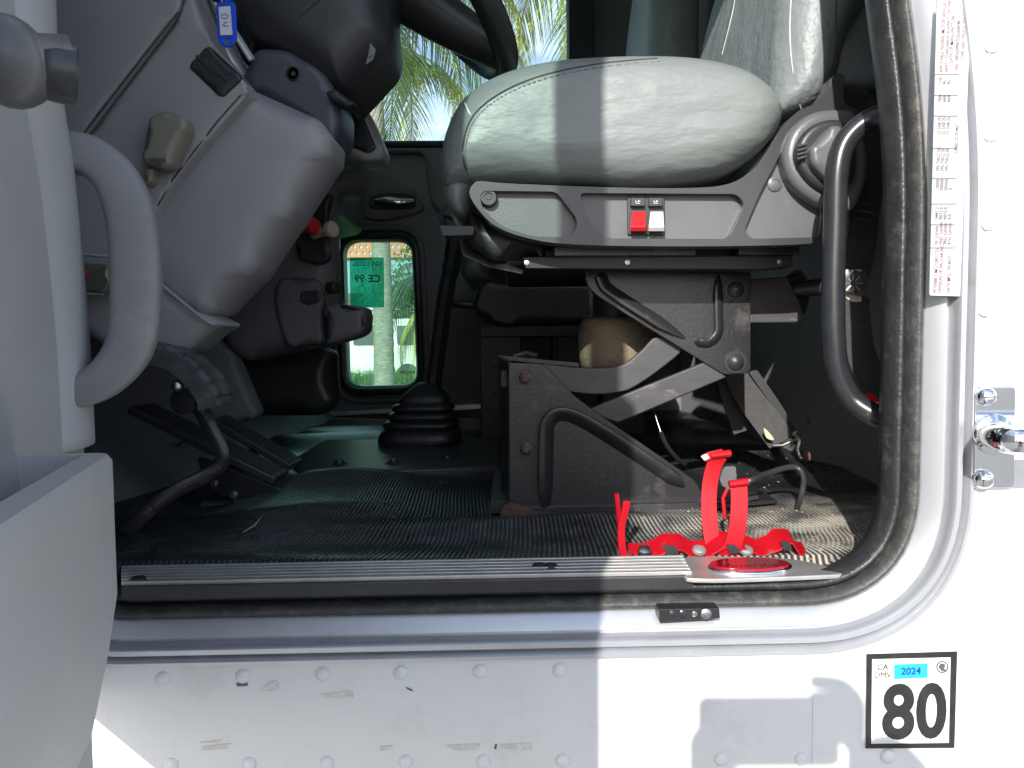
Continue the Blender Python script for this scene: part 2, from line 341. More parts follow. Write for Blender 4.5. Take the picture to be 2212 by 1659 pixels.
def frond(g, base, az, L_, el, droop, leaf, seed, ll=1.0):
    rr = random.Random(seed); pts = []; p = Vector(base); e = el; n = 22
    hd = Vector((cos(az), sin(az), 0))
    for i in range(n + 1):
        pts.append(p.copy()); d = hd * cos(e) + Vector((0, 0, sin(e))); p = p + d * (L_ / n); e -= droop / n * (1 + .8 * i / n)
    g.tube(pts, [.022 * (1 - .85 * i / n) + .003 for i in range(n + 1)], 5)
    side = Vector((-sin(az), cos(az), 0))
    for j in range(74):
        s = .12 + .88 * j / 74; k = s * n; i = min(int(k), n - 1); q = pts[i].lerp(pts[i + 1], k - i); t = (pts[i + 1] - pts[i]).normalized()
        up = side.cross(t).normalized()
        for sg in (-1, 1):
            if rr.random() < .06: continue
            l = leaf * ll * (sin(pi * min(1, s * .86 + .14)) * .75 + .3) * rr.uniform(.85, 1.1)
            d = (side * sg * (1 - .45 * s) + t * (.55 + .5 * s) + up * .15 + Vector((0, 0, -.25)) + Vector((rr.uniform(-.1, .1), rr.uniform(-.1, .1), rr.uniform(-.1, .1)))).normalized()
            wv = t * .017; m_ = 4; a = q.copy(); vs = []; dd = d.copy()
            for z in range(m_ + 1):
                wz = wv * (1 - (z / m_) ** 2) if z else wv * .6
                vs += [a - wz, a + wz]; a = a + dd * (l / m_); dd = (dd + Vector((0, 0, -.22 - .1 * rr.random()))).normalized()
            g.add(vs, [(2 * z, 2 * z + 1, 2 * z + 3, 2 * z + 2) for z in range(m_)])
def palm(x, y, z0, zc, r, fronds, label, grp, lean=0, seed=1):
    t = thing('palm_tree', label, 'palm tree', (x, y, z0), grp)
    g = G(); n = 90; pts = []; rad = []
    for i in range(n + 1):
        s = i / n; pts.append((x + lean * s * s, y, z0 + (zc - z0) * s)); rad.append(r * (1.12 - .38 * s + .25 * max(0, .06 - s) / .06) * (1 + .035 * ((i % 3) == 0)))
    g.tube(pts, rad, 18); obj('trunk', g, M['trunk'], t)
    top = Vector(pts[-1]); g = G()
    g.lathe(top - Vector((0, 0, .4)), (0, 0, 1), [(r * .7, 0), (r * 1.15, .25), (r * 1.0, .5), (.03, .9)], 12); obj('crown_shaft', g, M['leaf'], t)
    for i, (az, L_, el, dr, mk) in enumerate(fronds):
        g = G(); frond(g, top + Vector((0, 0, .15)), R(az), L_, R(el), R(dr), .95, seed * 50 + i); obj('frond', g, M[mk], t, smooth=False)
fr = lambda n, s, mk: [(360 * i / n + random.Random(s + i).uniform(-12, 12), random.Random(s * 3 + i).uniform(2.7, 3.5), random.Random(s * 5 + i).uniform(-15, 60), random.Random(s * 7 + i).uniform(70, 125), random.Random(s * 9 + i).choice(mk)) for i in range(n)]
palm(-1.83, 10.6, -.62, 5.0, .135, fr(16, 3, ['leaf', 'leafd', 'leafy']), 'tall palm with pale ringed trunk seen through the small lower window', 'palms beyond the truck', lean=-.1, seed=1)
palm(1.6, 9.2, -.62, 5.3, .13, fr(17, 11, ['leafy', 'leaf', 'leafy']), 'yellow green palm hanging its fronds beside the black window pillar', 'palms beyond the truck', lean=-.3, seed=2)
palm(-3.3, 13, -.62, 4.6, .14, fr(14, 23, ['leafd', 'leaf']), 'dark palm farther back behind the steering column', 'palms beyond the truck', seed=3)
palm(-.95, 16.0, -.62, 1.5, .12, fr(15, 31, ['leaf', 'leafy', 'leafd']), 'short young palm right of the pale trunk in the lower window', 'palms beyond the truck', seed=4)

t = thing('parked_van', 'white van with dark side windows parked beyond the lawn', 'van', (-4.6, 22.5, -.9))
def vp(x, z): return (x - 4.9, z - .9)
prof = rnd([(-2.4, .35), (-2.45, .95), (-1.75, 1.15), (-1.15, 1.98), (2.7, 2.02), (2.8, .35)], [.1, .15, .2, .3, .25, .1])
g = G(); g.poly([(x - 4.9, 22, z - .9) for x, z in prof], (0, 1.9, 0)); obj('body', g, M['vanw'], t, bevel=.06)
for pts in ([(-1.55, 1.2), (-1.0, 1.78), (.05, 1.8), (.05, 1.22)], [(.2, 1.22), (.2, 1.8), (1.35, 1.8), (1.35, 1.22)], [(1.5, 1.22), (1.5, 1.8), (2.6, 1.8), (2.6, 1.22)]):
    g = G(); g.poly([(x - 4.9, 21.985, z - .9) for x, z in rnd(pts, .08)], (0, .03, 0)); obj('window', g, M['vang'], t)
for x in (-1.5, 1.8):
    g = G(); g.lathe((x - 4.9, 21.95, -.56), (0, 1, 0), [(.2, 0), (.33, .01), (.34, .2), (.2, .22)]); obj('wheel', g, M['tyre'], t)
g = G(); g.box((-2, 27, .35), (40, .25, 2.5)); g.box((-2, 27, 1.66), (40.2, .4, .12)); tag(obj('boundary_wall', g, M['render'], bevel=.02), 'long pale rendered wall behind the parked van', 'wall')
t = thing('house', 'blue grey house with an orange pierced parapet', 'house', (-8, 32, -.9))
g = G(); g.box((-8, 36, 1.6), (13, 8, 5)); obj('wall', g, M['teal'], t)
g = G(); x0 = -14.5
hol = []
for i in range(46):
    for j in range(3):
        cx = -14.1 + i * .27 + (j % 2) * .13; cz = 4.28 + j * .27
        hol.append([(cx - .07, 31.8, cz), (cx, 31.8, cz - .1), (cx + .07, 31.8, cz), (cx, 31.8, cz + .1)])
g.poly([(-14.5, 31.8, 4.1), (-1.5, 31.8, 4.1), (-1.5, 31.8, 5.05), (-14.5, 31.8, 5.05)], (0, .15, 0), hol); obj('parapet', g, M['terra'], t, smooth=False)
for x in (-11, -7, -4):
    g = G(); g.box((x, 31.97, 2), (1.3, .1, 1.2)); obj('window', g, M['vang'], t)
def bush(x, y, z, r, h, n, m, label, seed):
    rr = random.Random(seed); g = G()
    for i in range(n):
        a = rr.uniform(0, 2 * pi); ph = rr.uniform(-.2, 1) ; rad = rr.uniform(.55, 1) ** .5 * (1 + .25 * sin(a * 3 + ph * 5))
        p = Vector((x + r * rad * cos(a) * sqrt(max(0, 1 - ph * ph * .9)), y + r * rad * sin(a) * sqrt(max(0, 1 - ph * ph * .9)), z + h * (.35 + .6 * ph * rad)))
        d = Vector((rr.uniform(-1, 1), rr.uniform(-1, 1), rr.uniform(-.6, .8))).normalized(); q = d.orthogonal().normalized(); l = rr.uniform(.1, .22)
        g.add([p, p + d * l * .5 + q * l * .22, p + d * l, p + d * l * .5 - q * l * .22], [(0, 1, 2, 3)])
    t = thing('leafy_bush', label, 'bush', (x, y, z)); obj('foliage', g, m, t, smooth=False)
    g = G(); g.tube([(x, y, z), (x + .05, y, z + h * .6)], [.06, .02], 8); obj('stem', g, M['trunk'], t)
bush(-2.6, 24.5, -.9, 1.5, 4.4, 6000, M['grass2'], 'tall leafy bush in front of the pale wall', 5)
bush(-5.2, 29, -.9, 1.2, 3.5, 2500, M['leaf'], 'rounder lighter bush behind the wall near the orange parapet', 9)
bush(9, 26, -.9, 3, 4.5, 3500, M['grass2'], 'broad dark bush far right beyond the truck', 12)

# ------------------------------------------------------------ truck cab shell
cab = thing('truck_cab', 'white riveted truck cab with its door standing open', 'truck', (0, 1.7, 0))
px2 = lambda L_, Y: [P(x, y, Y) for x, y in L_]
inner = rnd([(215, 1277), (1917, 1243), (1937, 300), (1880, -120), (1790, -1500), (150, -1500), (60, 0), (160, 950)], [70, 190, 200, 200, 250, 250, 200, 100], 14)
IN = [P(x, y, .775) for x, y in inner]
nI = len(IN)
ar = sum(IN[i].x * IN[(i + 1) % nI].z - IN[(i + 1) % nI].x * IN[i].z for i in range(nI)); sg = -1 if ar > 0 else 1
NO = []
for i in range(nI):
    t = IN[(i + 1) % nI] - IN[i - 1]; NO.append(Vector((-t.z, 0, t.x)).normalized() * sg)
def swp(s, Y): return [Vector((IN[i].x + NO[i].x * s, Y, IN[i].z + NO[i].z * s)) for i in range(nI)]
def sweep(prof, m, name, parent, **k):
    g = G(); g.loft([swp(s, y) for s, y in prof], False, closed=True); return obj(name, g, m, parent, **k)
def lump(s0, s1, y0, h, n=6): return [(s0 + (s1 - s0) * j / n, y0 - h * sin(pi * j / n)) for j in range(n + 1)]
# panel with opening
g = G(); outer = [(-1.3, .752, -1.0), (1.6, .752, -1.0), (1.6, .752, 1.78), (-1.3, .752, 1.78)]
hole = swp(.068, .752)
g.poly([Vector(p) for p in outer], (0, .012, 0), [hole])
side = obj('side_panel', g, M['white'], cab, smooth=False)
# overlapping sheet at the right and lap joint below the opening
g = G(); g.plate([(2066, 1659), (2085, 1250), (2128, 860), (2150, -1500), (3300, -1500), (3300, 2700), (2030, 2700)], .7505, .002); obj('rear_panel', g, M['white'], cab, smooth=False)
g = G(); g.plate([(1757, 1452), (2066, 1446), (2055, 2500), (1745, 2500)], .7508, .002); obj('lap_panel', g, M['white'], cab, smooth=False)
# aluminium frame swept round the opening
sweep([(.029, .790), (.029, .772), (.031, .769), (.046, .758), (.047, .765), (.051, .765), (.0525, .750), (.055, .747), (.060, .747), (.0612, .757), (.0635, .757), (.0648, .748), (.067, .7445), (.0705, .7445), (.073, .750), (.073, .762), (.04, .80)], M['alu'], 'door_frame', cab, ang=50)
# rubber seals
sweep([(.018, .80)] + lump(.017, .031, .773, .008) + [(.033, .80)], M['sealg'], 'outer_seal', cab, ang=60)
sweep([(.006, .812)] + lump(-.001, .0185, .788, .016, 8) + [(.020, .82)], M['seal'], 'door_seal', cab, ang=60)
sweep([(.05, .86), (.006, .806), (.010, .797), (.03, .797), (.055, .85)], M['seal'], 'jamb_trim', cab, ang=60)
# rivets
rv = [(352, 1466), (524, 1461), (697, 1456), (866, 1453), (1037, 1450), (1209, 1447), (1381, 1444), (1556, 1443), (1733, 1442), (1932, 1378),
      (370, 1652), (538, 1650), (706, 1648), (876, 1646), (1044, 1645), (1215, 1643), (1384, 1641), (1558, 1640), (1732, 1640), (1919, 1634), (200, 1656),
      (2062, 1272), (2100, 1272), (2097, 1475), (2085, 1632), (2145, 98), (2143, 290), (2137, 482), (2130, 668)]
r0 = None
for x, y in rv:
    p = P(x, y, .7515 if x < 1760 or y < 1400 and x < 2066 else .7495)
    g = G(); g.lathe((0, 0, 0), (0, -1, 0), [(.0078, -.001), (.0075, .0006), (.006, .0022), (.0035, .0033), (0, .0037)], 20)
    if r0 is None: r0 = obj('rivet', g, M['white'], cab, ang=60); r = r0
    else: r = r0.copy(); C.objects.link(r)
    r.location = p - cab.location
# cab box: floor, walls, roof
g = G(); g.box((.15, 1.76, -.10), (2.9, 1.96, .08)); obj('floor_pan', g, M['dark'], cab)
g = G(); g.box((.12, 1.74, 1.72), (2.3, 2.0, .05)); obj('roof', g, M['white'], cab)
# interior side lining round the opening (near side)
g = G(); g.poly([Vector((-1.05, .81, -.12)), Vector((.66, .81, -.12)), Vector((.66, .81, 1.70)), Vector((-1.05, .81, 1.70))], (0, .02, 0), [swp(.034, .81)])
obj('side_lining', g, M['wall'], cab, smooth=False)
# rear wall with the cut-out behind the seat bracket
def RW(y, z): return Vector((.62, y, z))
hole = [RW(1.62 + .075 * cos(a) , .354 + .058 * sin(a)) for a in [2 * pi * i / 28 for i in range(28)]]
g = G(); g.poly([RW(.83, -.06), RW(2.72, -.06), RW(2.72, 1.70), RW(.83, 1.70)], (.03, 0, 0), [hole]); obj('rear_wall', g, M['carpet'], cab, smooth=False)
g = G(); g.box((.70, 1.62, .35), (.02, .5, .4)); obj('rear_skin', g, M['dark'], cab)
# front bulkhead and toe board
g = G(); g.box((-1.02, 1.74, .35), (.04, 1.9, .9)); obj('bulkhead', g, M['wall'], cab)
g = G(); g.add([(-.62, .83, -.02), (-.62, 2.68, -.02), (-1.0, 2.68, .36), (-1.0, .83, .36), (-.66, .83, -.06), (-.66, 2.68, -.06), (-1.04, 2.68, .33), (-1.04, .83, .33)], [(0, 1, 2, 3), (4, 7, 6, 5), (0, 4, 5, 1), (1, 5, 6, 2), (2, 6, 7, 3), (3, 7, 4, 0)])
obj('toe_board', g, M['wall'], cab)
g = G(); g.poly([Vector((-1.0, y, z)) for y, z in [(.80, .80), (2.7, .80), (2.7, 1.72), (.80, 1.72)]], (.02, 0, 0), [[Vector((-1.0, y, z)) for y, z in rnd([(.9, .98), (2.6, .98), (2.6, 1.62), (.9, 1.62)], .08)]])
obj('windscreen_frame', g, M['blk'], cab)
g = G(); g.box((-.99, 1.75, 1.3), (.006, 1.78, .72)); obj('windscreen', g, M['g_green'], cab)

# ------------------------------------------------------------ far door
FY = 2.70
fd = thing('passenger_door', 'closed dark grey passenger door with big window and small lower window', 'door', (-.3, FY, 0))
winA = [P(640, 308, FY), P(1228, 306, FY), P(1228, -30, FY), P(560, -30, FY)]
peep = rnd([(742, 520), (889, 520), (902, 832), (752, 836)], 34)
g = G(); g.poly([Vector((-1.02, FY, -.05)), P(1262, 960, FY), P(1262, -40, FY), Vector((-1.02, FY, P(1262, -40, FY).z))], (0, .05, 0), [winA, [P(x, y, FY) for x, y in peep]])
dl = obj('inner_panel', g, M['wall'], fd, smooth=False)
g = G(); g.add([P(600, 310, FY + .03), P(1240, 310, FY + .03), P(1240, -40, FY + .03), P(560, -40, FY + .03)], [(0, 1, 2, 3)]); obj('window_pane', g, M['g_clear'], fd)
g = G(); g.plate(rnd([(738, 515), (893, 515), (906, 838), (748, 842)], 34), FY + .025, .005); obj('lower_pane', g, M['g_green'], fd)
def ringpx(pts, Y, r, name, m, parent, sc=None):
    g = G(); g.tube([P(x, y, Y) for x, y in pts], r, 10, closed=True); return obj(name, g, m, parent)
ringpx(rnd([(733, 510), (897, 508), (911, 842), (742, 848)], 44, 8), FY - .006, .016, 'window_gasket', M['boot'], fd)
ringpx(rnd([(720, 494), (908, 490), (926, 862), (728, 868)], 56, 8), FY - .004, .013, 'window_surround', M['plastd'], fd)
g = G(); g.tube([P(630, 312, FY - .01), P(1236, 310, FY - .01)], .012, 8); g.tube([P(1236, 312, FY - .01), P(1232, -40, FY - .01)], .016, 8); obj('belt_seal', g, M['blk'], fd)
# upper padded part with arm rest recess
g = G(); g.pillow(rnd([(700, 318), (1230, 316), (1230, 500), (960, 470), (930, 438), (915, 330), (700, 330)], 14), FY - .03, FY + .01, .012, 0); obj('upper_pad', g, M['plastd'], fd)
g = G(); g.pillow(cr([(745, 440), (790, 404), (880, 403), (905, 430), (912, 455), (840, 475), (785, 470)], 5), FY - .018, FY + .01, .01, 0); obj('handle_surround', g, M['plastd'], fd)
g = G(); g.pillow(cr([(800, 448), (802, 425), (840, 416), (890, 420), (898, 432), (892, 450), (840, 452)], 5), FY - .024, FY, .006, -.004); obj('handle_recess', g, M['dark'], fd)
g = G(); g.tube([P(812, 432, FY - .035), P(835, 430, FY - .05), P(865, 434, FY - .05), P(893, 432, FY - .03)], [(.010, .006), (.017, .010), (.017, .010), (.010, .006)], 12); obj('door_handle', g, M['chrome'], fd)
g = G(); g.plate([(700, 890), (1045, 872), (1045, 884), (700, 900)], FY - .04, .05); obj('sill_strip', g, M['alu2'], fd, bevel=.003)
# rest of the far side
g = G(); g.poly([P(1262, 960, FY + .01), Vector((.66, FY + .01, -.06)), Vector((.66, FY + .01, 1.70)), P(1262, -60, FY + .01)], (0, .04, 0)); obj('far_wall', g, M['wall'], cab)
g = G(); g.plate([(1228, 400), (1284, 400), (1284, -60), (1228, -60)], FY - .035, .03); obj('far_pillar', g, M['blk'], cab, bevel=.006)
# film sticker and etched maker's marks on the small window
st = thing('window_sticker', 'green film sticker with mirrored date on the small lower window', 'sticker', P(792, 610, FY))
g = G(); g.plate([(755, 556), (829, 556), (830, 664), (757, 665)], FY + .018, .001); obj('film', g, M['g_stk'], st)
g = G(); X, Z = Vector((-1, 0, 0)), Vector((0, 0, 1))
gi = mat('green_ink', (.01, .08, .06), .6)
for s_, x, y, h in (('10/11/2025', 825, 574, .023), ('CE 99', 822, 609, .038)): obj('print', text_geo(G(), s_, P(x, y, FY + .015), X, Z, h, 0, off=.01), gi, st, smooth=False)
g = G(); text_geo(g, 'PACCAR', P(864, 807, FY + .022), (1, 0, 0), Z, .014, 0, off=.02, shear=.3); text_geo(g, 'PETERBILT', P(806, 805, FY + .022), X, Z, .010, 0, shear=-.3); obj('etched_mark', g, M['ink'], fd, smooth=False)

# ------------------------------------------------------------ floor mat (real ribs) and sill
def gs(x, y, cx, cy, sx, sy): return math.exp(-((x - cx) / sx) ** 2 - ((y - cy) / sy) ** 2)
def fz(x, y):
    z = .013 / (1 + math.exp(-(y - .985) / .018)) / (1 + math.exp(-(x - .12) / .08))
    z += .010 * gs(x, y, .0, 1.02, .3, .035) + .012 * gs(x, y, -.28, 1.12, .12, .05) - .006 * gs(x, y, -.10, .95, .12, .04)
    z += .004 * gs(x, y, .45, .93, .08, .05) + .02 * gs(x, y, -.45, 2.0, .25, .14) + .018 * gs(x, y, -.30, 1.42, .12, .06)
    ne = min(1, max(0, (y - .87) / .08)); z += (.0022 * sin(x * 13 + 2 * sin(y * 9)) + .002 * sin(y * 21 + x * 6)) * ne
    if y < .862: z -= .012 * (1 - min(1, max(0, (x - .36) / .03)))
    return z - .001
NX, NY = 1560, 150; x0, x1, y0, y1 = -.66, .622, .800, 2.70
gr = []; g = G(); vs = []; ys = [y0 + (y1 - y0) * (j / NY) ** 1.7 for j in range(NY + 1)]
PIT = .0060
for y in ys:
    for i in range(NX + 1):
        x = x0 + (x1 - x0) * i / NX
        sh = min(1, max(0, (1.02 - y) / .14)); xs = x - .05 * sh * sh * (3 - 2 * sh) * math.exp(-((x - .45) / .22) ** 2) + .007 * sin(y * 11 + x * 3) + .012 * gs(x, y, .45, .95, .12, .06) + .5 * max(0, -.1 - x) * max(0, 1.1 - y)
        c = cos(2 * pi * xs / PIT)
        vs.append(Vector((x, y, fz(x, y) + .0016 * (min(1, max(.3, (y - .87) / .05)) if y < 1.4 else .6) * max(-.75, min(1, c * 1.3))))); gr.append(max(0, min(1, .25 - c)) * (.13 + 1.8 * gs(x, y, .42, .95, .26, .16)) + .45 * gs(x, y, .46, .98, .14, .12))
W_ = NX + 1
g.v = vs; g.f = [(j * W_ + i, j * W_ + i + 1, (j + 1) * W_ + i + 1, (j + 1) * W_ + i) for j in range(NY) for i in range(NX)]
mo = tag(obj('floor_mat', g, M['mat_'], ang=0), 'black ribbed rubber floor mat, dusty and scuffed by the sill', 'floor mat')
at = mo.data.attributes.new('groove_dust', 'FLOAT', 'POINT'); at.data.foreach_set('value', gr)
_n = M['mat_'].node_tree; _b = _n.nodes['Principled BSDF']; _src = _b.inputs['Base Color'].links[0].from_socket
_a = _n.nodes.new('ShaderNodeAttribute'); _a.attribute_name = 'groove_dust'; _q = _n.nodes.new('ShaderNodeTexNoise'); _q.inputs['Scale'].default_value = 26; _q.inputs['Detail'].default_value = 6
_tc = _n.nodes.new('ShaderNodeTexCoord'); _n.links.new(_tc.outputs['Object'], _q.inputs['Vector']); _r = _n.nodes.new('ShaderNodeMapRange'); _r.inputs['From Min'].default_value = .35; _r.inputs['From Max'].default_value = .62; _r.inputs['To Min'].default_value = .25
_n.links.new(_q.outputs['Fac'], _r.inputs['Value']); _m = _n.nodes.new('ShaderNodeMath'); _m.operation = 'MULTIPLY'; _n.links.new(_r.outputs[0], _m.inputs[0]); _n.links.new(_a.outputs['Fac'], _m.inputs[1])
_x = _n.nodes.new('ShaderNodeMix'); _x.data_type = 'RGBA'; _n.links.new(_m.outputs[0], _x.inputs['Factor']); _n.links.new(_src, _x.inputs['A']); _x.inputs['B'].default_value = (.46, .43, .37, 1); _n.links.new(_x.outputs['Result'], _b.inputs['Base Color'])
# sill plate
sp = thing('sill_plate', 'ribbed aluminium door sill plate with an oval red badge', 'sill plate', (0, .82, 0))
def SZ(x, y, z=.004): return PZ(x, y, z)
g = G(); a, b, c, d = SZ(262, 1230), SZ(1475, 1206), SZ(1497, 1247), SZ(262, 1270)
g.poly([a, b, c, d], (0, 0, -.012)); obj('base', g, M['blk'], sp)
for i in range(6):
    f0, f1 = (i + .0) / 6, (i + .40) / 6; g = G()
    g.poly([a.lerp(d, f0), b.lerp(c, f0), b.lerp(c, f1), a.lerp(d, f1)], (0, 0, .0045)); obj('rib', g, M['alu2'], sp, bevel=.0008)
g = G(); top = [SZ(x, y, .006) for x, y in cr([(1478, 1204), (1600, 1202), (1700, 1206), (1770, 1218), (1822, 1236), (1760, 1243), (1500, 1250), (1490, 1230)], 5)]
g.poly(top, (0, 0, -.005)); obj('end_plate', g, M['alu2'], sp, bevel=.0015)
def ell(cx, cy, rx, ry, n=40): return [(cx + rx * cos(2 * pi * i / n), cy + ry * sin(2 * pi * i / n)) for i in range(n)]
g = G(); g.poly([SZ(x, y, .010) for x, y in ell(1620, 1220.5, 92, 16)], (0, 0, -.006)); obj('badge_rim', g, M['chrome'], sp, bevel=.002)
g = G(); g.poly([SZ(x, y, .0125) for x, y in ell(1619, 1216, 86, 12.5)], (0, 0, -.004)); bd = obj('badge', g, M['enamel'], sp, bevel=.001)
g = G(); text_geo(g, 'Peterbilt', SZ(1558, 1221.5, .0131), (SZ(1700, 1219.5, .013) - SZ(1540, 1221.5, .013)), (0, 1, 0), .0165, .0003, sx=1.12, shear=.35); obj('lettering', g, M['silver'], bd, smooth=False)
for x, y in ((1190, 1224), (1165, 1223), (300, 1252)):
    g = G(); g.lathe(SZ(x, y, .007), (0, 0, 1), [(.009, -.003), (.009, 0), (.006, .003), (0, .0035)], 14); obj('screw', g, M['dark'], sp)
# latch striker on the lower seal
lk = thing('striker_plate', 'small black metal plate screwed to the lower door frame', 'striker plate', P(1488, 1330, .745))
g = G(); g.plate(rnd([(1424, 1316), (1554, 1314), (1556, 1336), (1424, 1344)], 3), .748, .03); obj('plate', g, M['steel'], lk, bevel=.0015)
for x, r, m in ((1452, .004, 'dark'), (1475, .0045, 'steel'), (1500, .003, 'bolt'), (1525, .0055, 'bolt')):
    g = G(); g.lathe(P(x, 1326, .748), (0, -1, 0), [(r, -.001), (r, .001), (r * .6, .002), (0, .002)], 14); obj('screw', g, M[m], lk)
# litter on the mat
mb = BVHTree.FromPolygons(mo.data.vertices[:] and [v.co.copy() for v in mo.data.vertices], [tuple(p.vertices) for p in mo.data.polygons])
g = G(); pt = onsurf(mb, [(958, 1118), (975, 1104), (985, 1092), (992, 1075)], .003)
tw = onsurf(mb, [(525, 1150), (550, 1135), (568, 1112)], .003); g.tube(tw, [.0008, .0014, .0006], 5); tag(obj('dry_twig', g, M['fleck']), 'thin pale dry twig lying on the floor mat', 'twig')
g = G(); rr = random.Random(4)
for i in range(260):
    x, y = rr.uniform(1330, 1860), rr.uniform(960, 1215)
    q = onsurf(mb, [(x, y)], .001)
    if q: s_ = rr.uniform(.0006, .0022); g.box(q[0], (s_ * 2, s_, s_ * .6), Euler((0, 0, rr.uniform(0, 3))).to_matrix())
o = obj('grit', g, M['fleck']); o['kind'] = 'stuff'; tag(o, 'pale grit and leaf crumbs scattered over the mat', 'grit')

# ------------------------------------------------------------ driver seat
ds = thing('driver_seat', 'near air suspension seat in worn grey vinyl on black scissor base', 'seat', (.14, 1.22, 0))
CY0, CY1 = .965, 1.47
cush = cr([(958, 395), (955, 320), (972, 262), (1000, 215), (1058, 172), (1140, 143), (1240, 128), (1390, 122), (1510, 128), (1600, 150), (1655, 184), (1684, 226), (1686, 262), (1664, 304), (1616, 348), (1536, 385), (1400, 402), (1250, 399), (1130, 394), (1040, 394), (990, 400)], 6)
g = G(); g.pillow(cush, CY0, CY1, .042, .009, Yr=1.0, k=7); cg = g
cu = obj('cushion', g, M['vinyl'], ds, ang=0); cb = g.bvh()
sm = [(1420, 126), (1300, 137), (1190, 158), (1110, 186), (1050, 222), (1015, 262), (1001, 310), (1003, 355), (1018, 392)]
ln = cr(onsurf(cb, sm, .0006), 6, closed=False); g = G(); g.tube(ln, .0011, 6); obj('seam', g, M['seam'], cu)
g = G(); ln2 = cr(onsurf(cb, [(x + 5, y + 7) for x, y in sm], .0004), 7, closed=False)
for i in range(0, len(ln2) - 1, 1):
    a, b = ln2[i], ln2[i].lerp(ln2[i + 1], .6); g.tube([a, b], .0007, 5)
obj('stitching', g, M['stitch'], cu)
g = G(); g.tube(onsurf(cb, [(1001, 216), (1006, 226), (1010, 236), (1014, 244), (1018, 250)], .0008), [.0006, .0014, .0009, .0013, .0005], 5); obj('torn_seam', g, M['tape'], cu)
g = G(); g.pillow(cr([(956, 330), (1000, 350), (1030, 385), (1016, 430), (1004, 468), (978, 462), (960, 430), (952, 380)], 6), CY0 + .035, CY1 - .02, .03, .006, Yr=1.03); obj('cushion_skirt', g, M['vinyl'], cu, ang=0)
# backrest
bk = cr([(1655, 262), (1657, 180), (1664, 80), (1685, -60), (1770, -400), (1850, -520), (1930, -300), (1900, -60), (1832, 60), (1806, 120), (1795, 170), (1770, 220), (1740, 252)], 5)
g = G(); g.pillow(bk, 1.02, 1.62, .045, .012, Yr=1.07, k=6); bkr = obj('backrest', g, M['vinyl2'], ds, ang=0); bb = g.bvh()
for ps, m, r in (([(1596, -60), (1584, 20), (1560, 118)], 'piping', .0011), ([(1712, -40), (1706, 60), (1712, 150), (1728, 228), (1738, 245)], 'piping', .0011), ([(1812, -60), (1805, 30), (1806, 90), (1795, 150)], 'seam', .0014)):
    q = onsurf(bb, ps, .0005)
    if len(q) > 1: g = G(); g.tube(cr(q, 6, False), r, 6); obj('seam', g, M[m], bkr)
g = G(); g.pillow(cr([(1796, 168), (1806, 110), (1815, 40), (1820, -60), (1990, -60), (1975, 120), (1965, 176), (1880, 186), (1815, 178)], 5), 1.055, 1.10, .012, .002); obj('cover_flap', g, M['vinyl2'], ds, ang=0)
# side shroud
so_ = cr([(1014, 420), (1022, 398), (1040, 391), (1100, 396), (1300, 404), (1480, 406), (1570, 398), (1622, 370), (1655, 330), (1690, 275), (1725, 240), (1762, 222), (1790, 190), (1802, 162), (1824, 164), (1824, 220), (1860, 250), (1870, 340), (1840, 420), (1790, 440), (1782, 500), (1768, 524), (1620, 531), (1400, 532), (1220, 527), (1130, 512), (1070, 488), (1035, 455)], 5)
h1 = rnd([(1037, 412), (1202, 414), (1250, 478), (1236, 512), (1150, 511), (1082, 488), (1040, 448)], [18, 14, 20, 18, 20, 20, 16])
h2 = rnd([(1252, 417), (1592, 419), (1610, 440), (1574, 516), (1308, 515), (1270, 480)], [12, 14, 14, 18, 20, 20])
h3 = rnd([(1700, 305), (1690, 390), (1776, 452), (1770, 512), (1622, 516), (1608, 496), (1640, 420)], [6, 60, 10, 12, 14, 12, 20])
g = G(); g.plate([tuple(v) for v in so_], .973, .014, [h1, h2, h3]); shr = obj('side_shroud', g, M['rim_'], ds, bevel=.0065, seg=5)
g = G(); g.plate([tuple(v) for v in so_], .986, .035); shb = obj('shroud_back', g, M['shroud'], ds, bevel=.006)
def knob(px, py, Y, prof, m, parent, name='knob', ax=(0, -1, 0), n=28):
    g = G(); g.lathe(P(px, py, Y), ax, prof, n); return obj(name, g, M[m], parent, ang=40)
knob(1056, 430, .986, [(.0115, 0), (.0115, .004), (.0108, .010), (.0098, .0115), (.0065, .0115), (.0062, .0095), (.0035, .0095), (.003, .0105), (0, .0105)], 'blk', shb)
knob(1673, 398, .986, [(.0098, 0), (.0096, .002), (.006, .0035), (.0055, .0025), (.003, .003), (0, .003)], 'shroud', shb)
# recliner housing
cxr, cyr = 1782, 352
rec = cr([(1726, 262), (1765, 238), (1815, 232), (1850, 240), (1872, 290), (1880, 370), (1850, 450), (1800, 450), (1752, 428), (1712, 390), (1696, 340), (1704, 295)], 5)
g = G(); g.pillow([tuple(v) for v in rec], .958, 1.0, .012, -.002); rc_ = obj('recliner_housing', g, M['shroud'], ds, ang=50)
rec2 = cr([(1735, 290), (1770, 262), (1820, 258), (1850, 300), (1850, 380), (1810, 418), (1765, 402), (1732, 368), (1720, 330)], 5)
g = G(); g.pillow([tuple(v) for v in rec2], .947, .97, .008, .0); obj('recliner_cap', g, M['blk'], rc_, ang=50)
g = G(); g.pillow(rnd([(1752, 320), (1800, 268), (1822, 270), (1830, 380), (1790, 388), (1756, 352)], 10), .930, .955, .007, .0); obj('recliner_lever', g, M['shroud'], ds, ang=50)
for k in range(4):
    g = G(); g.tube([P(1722, 317 + k * 9, .943), P(1742, 312 + k * 9, .941)], .0022, 8); obj('grip_rib', g, M['blk'], rc_)
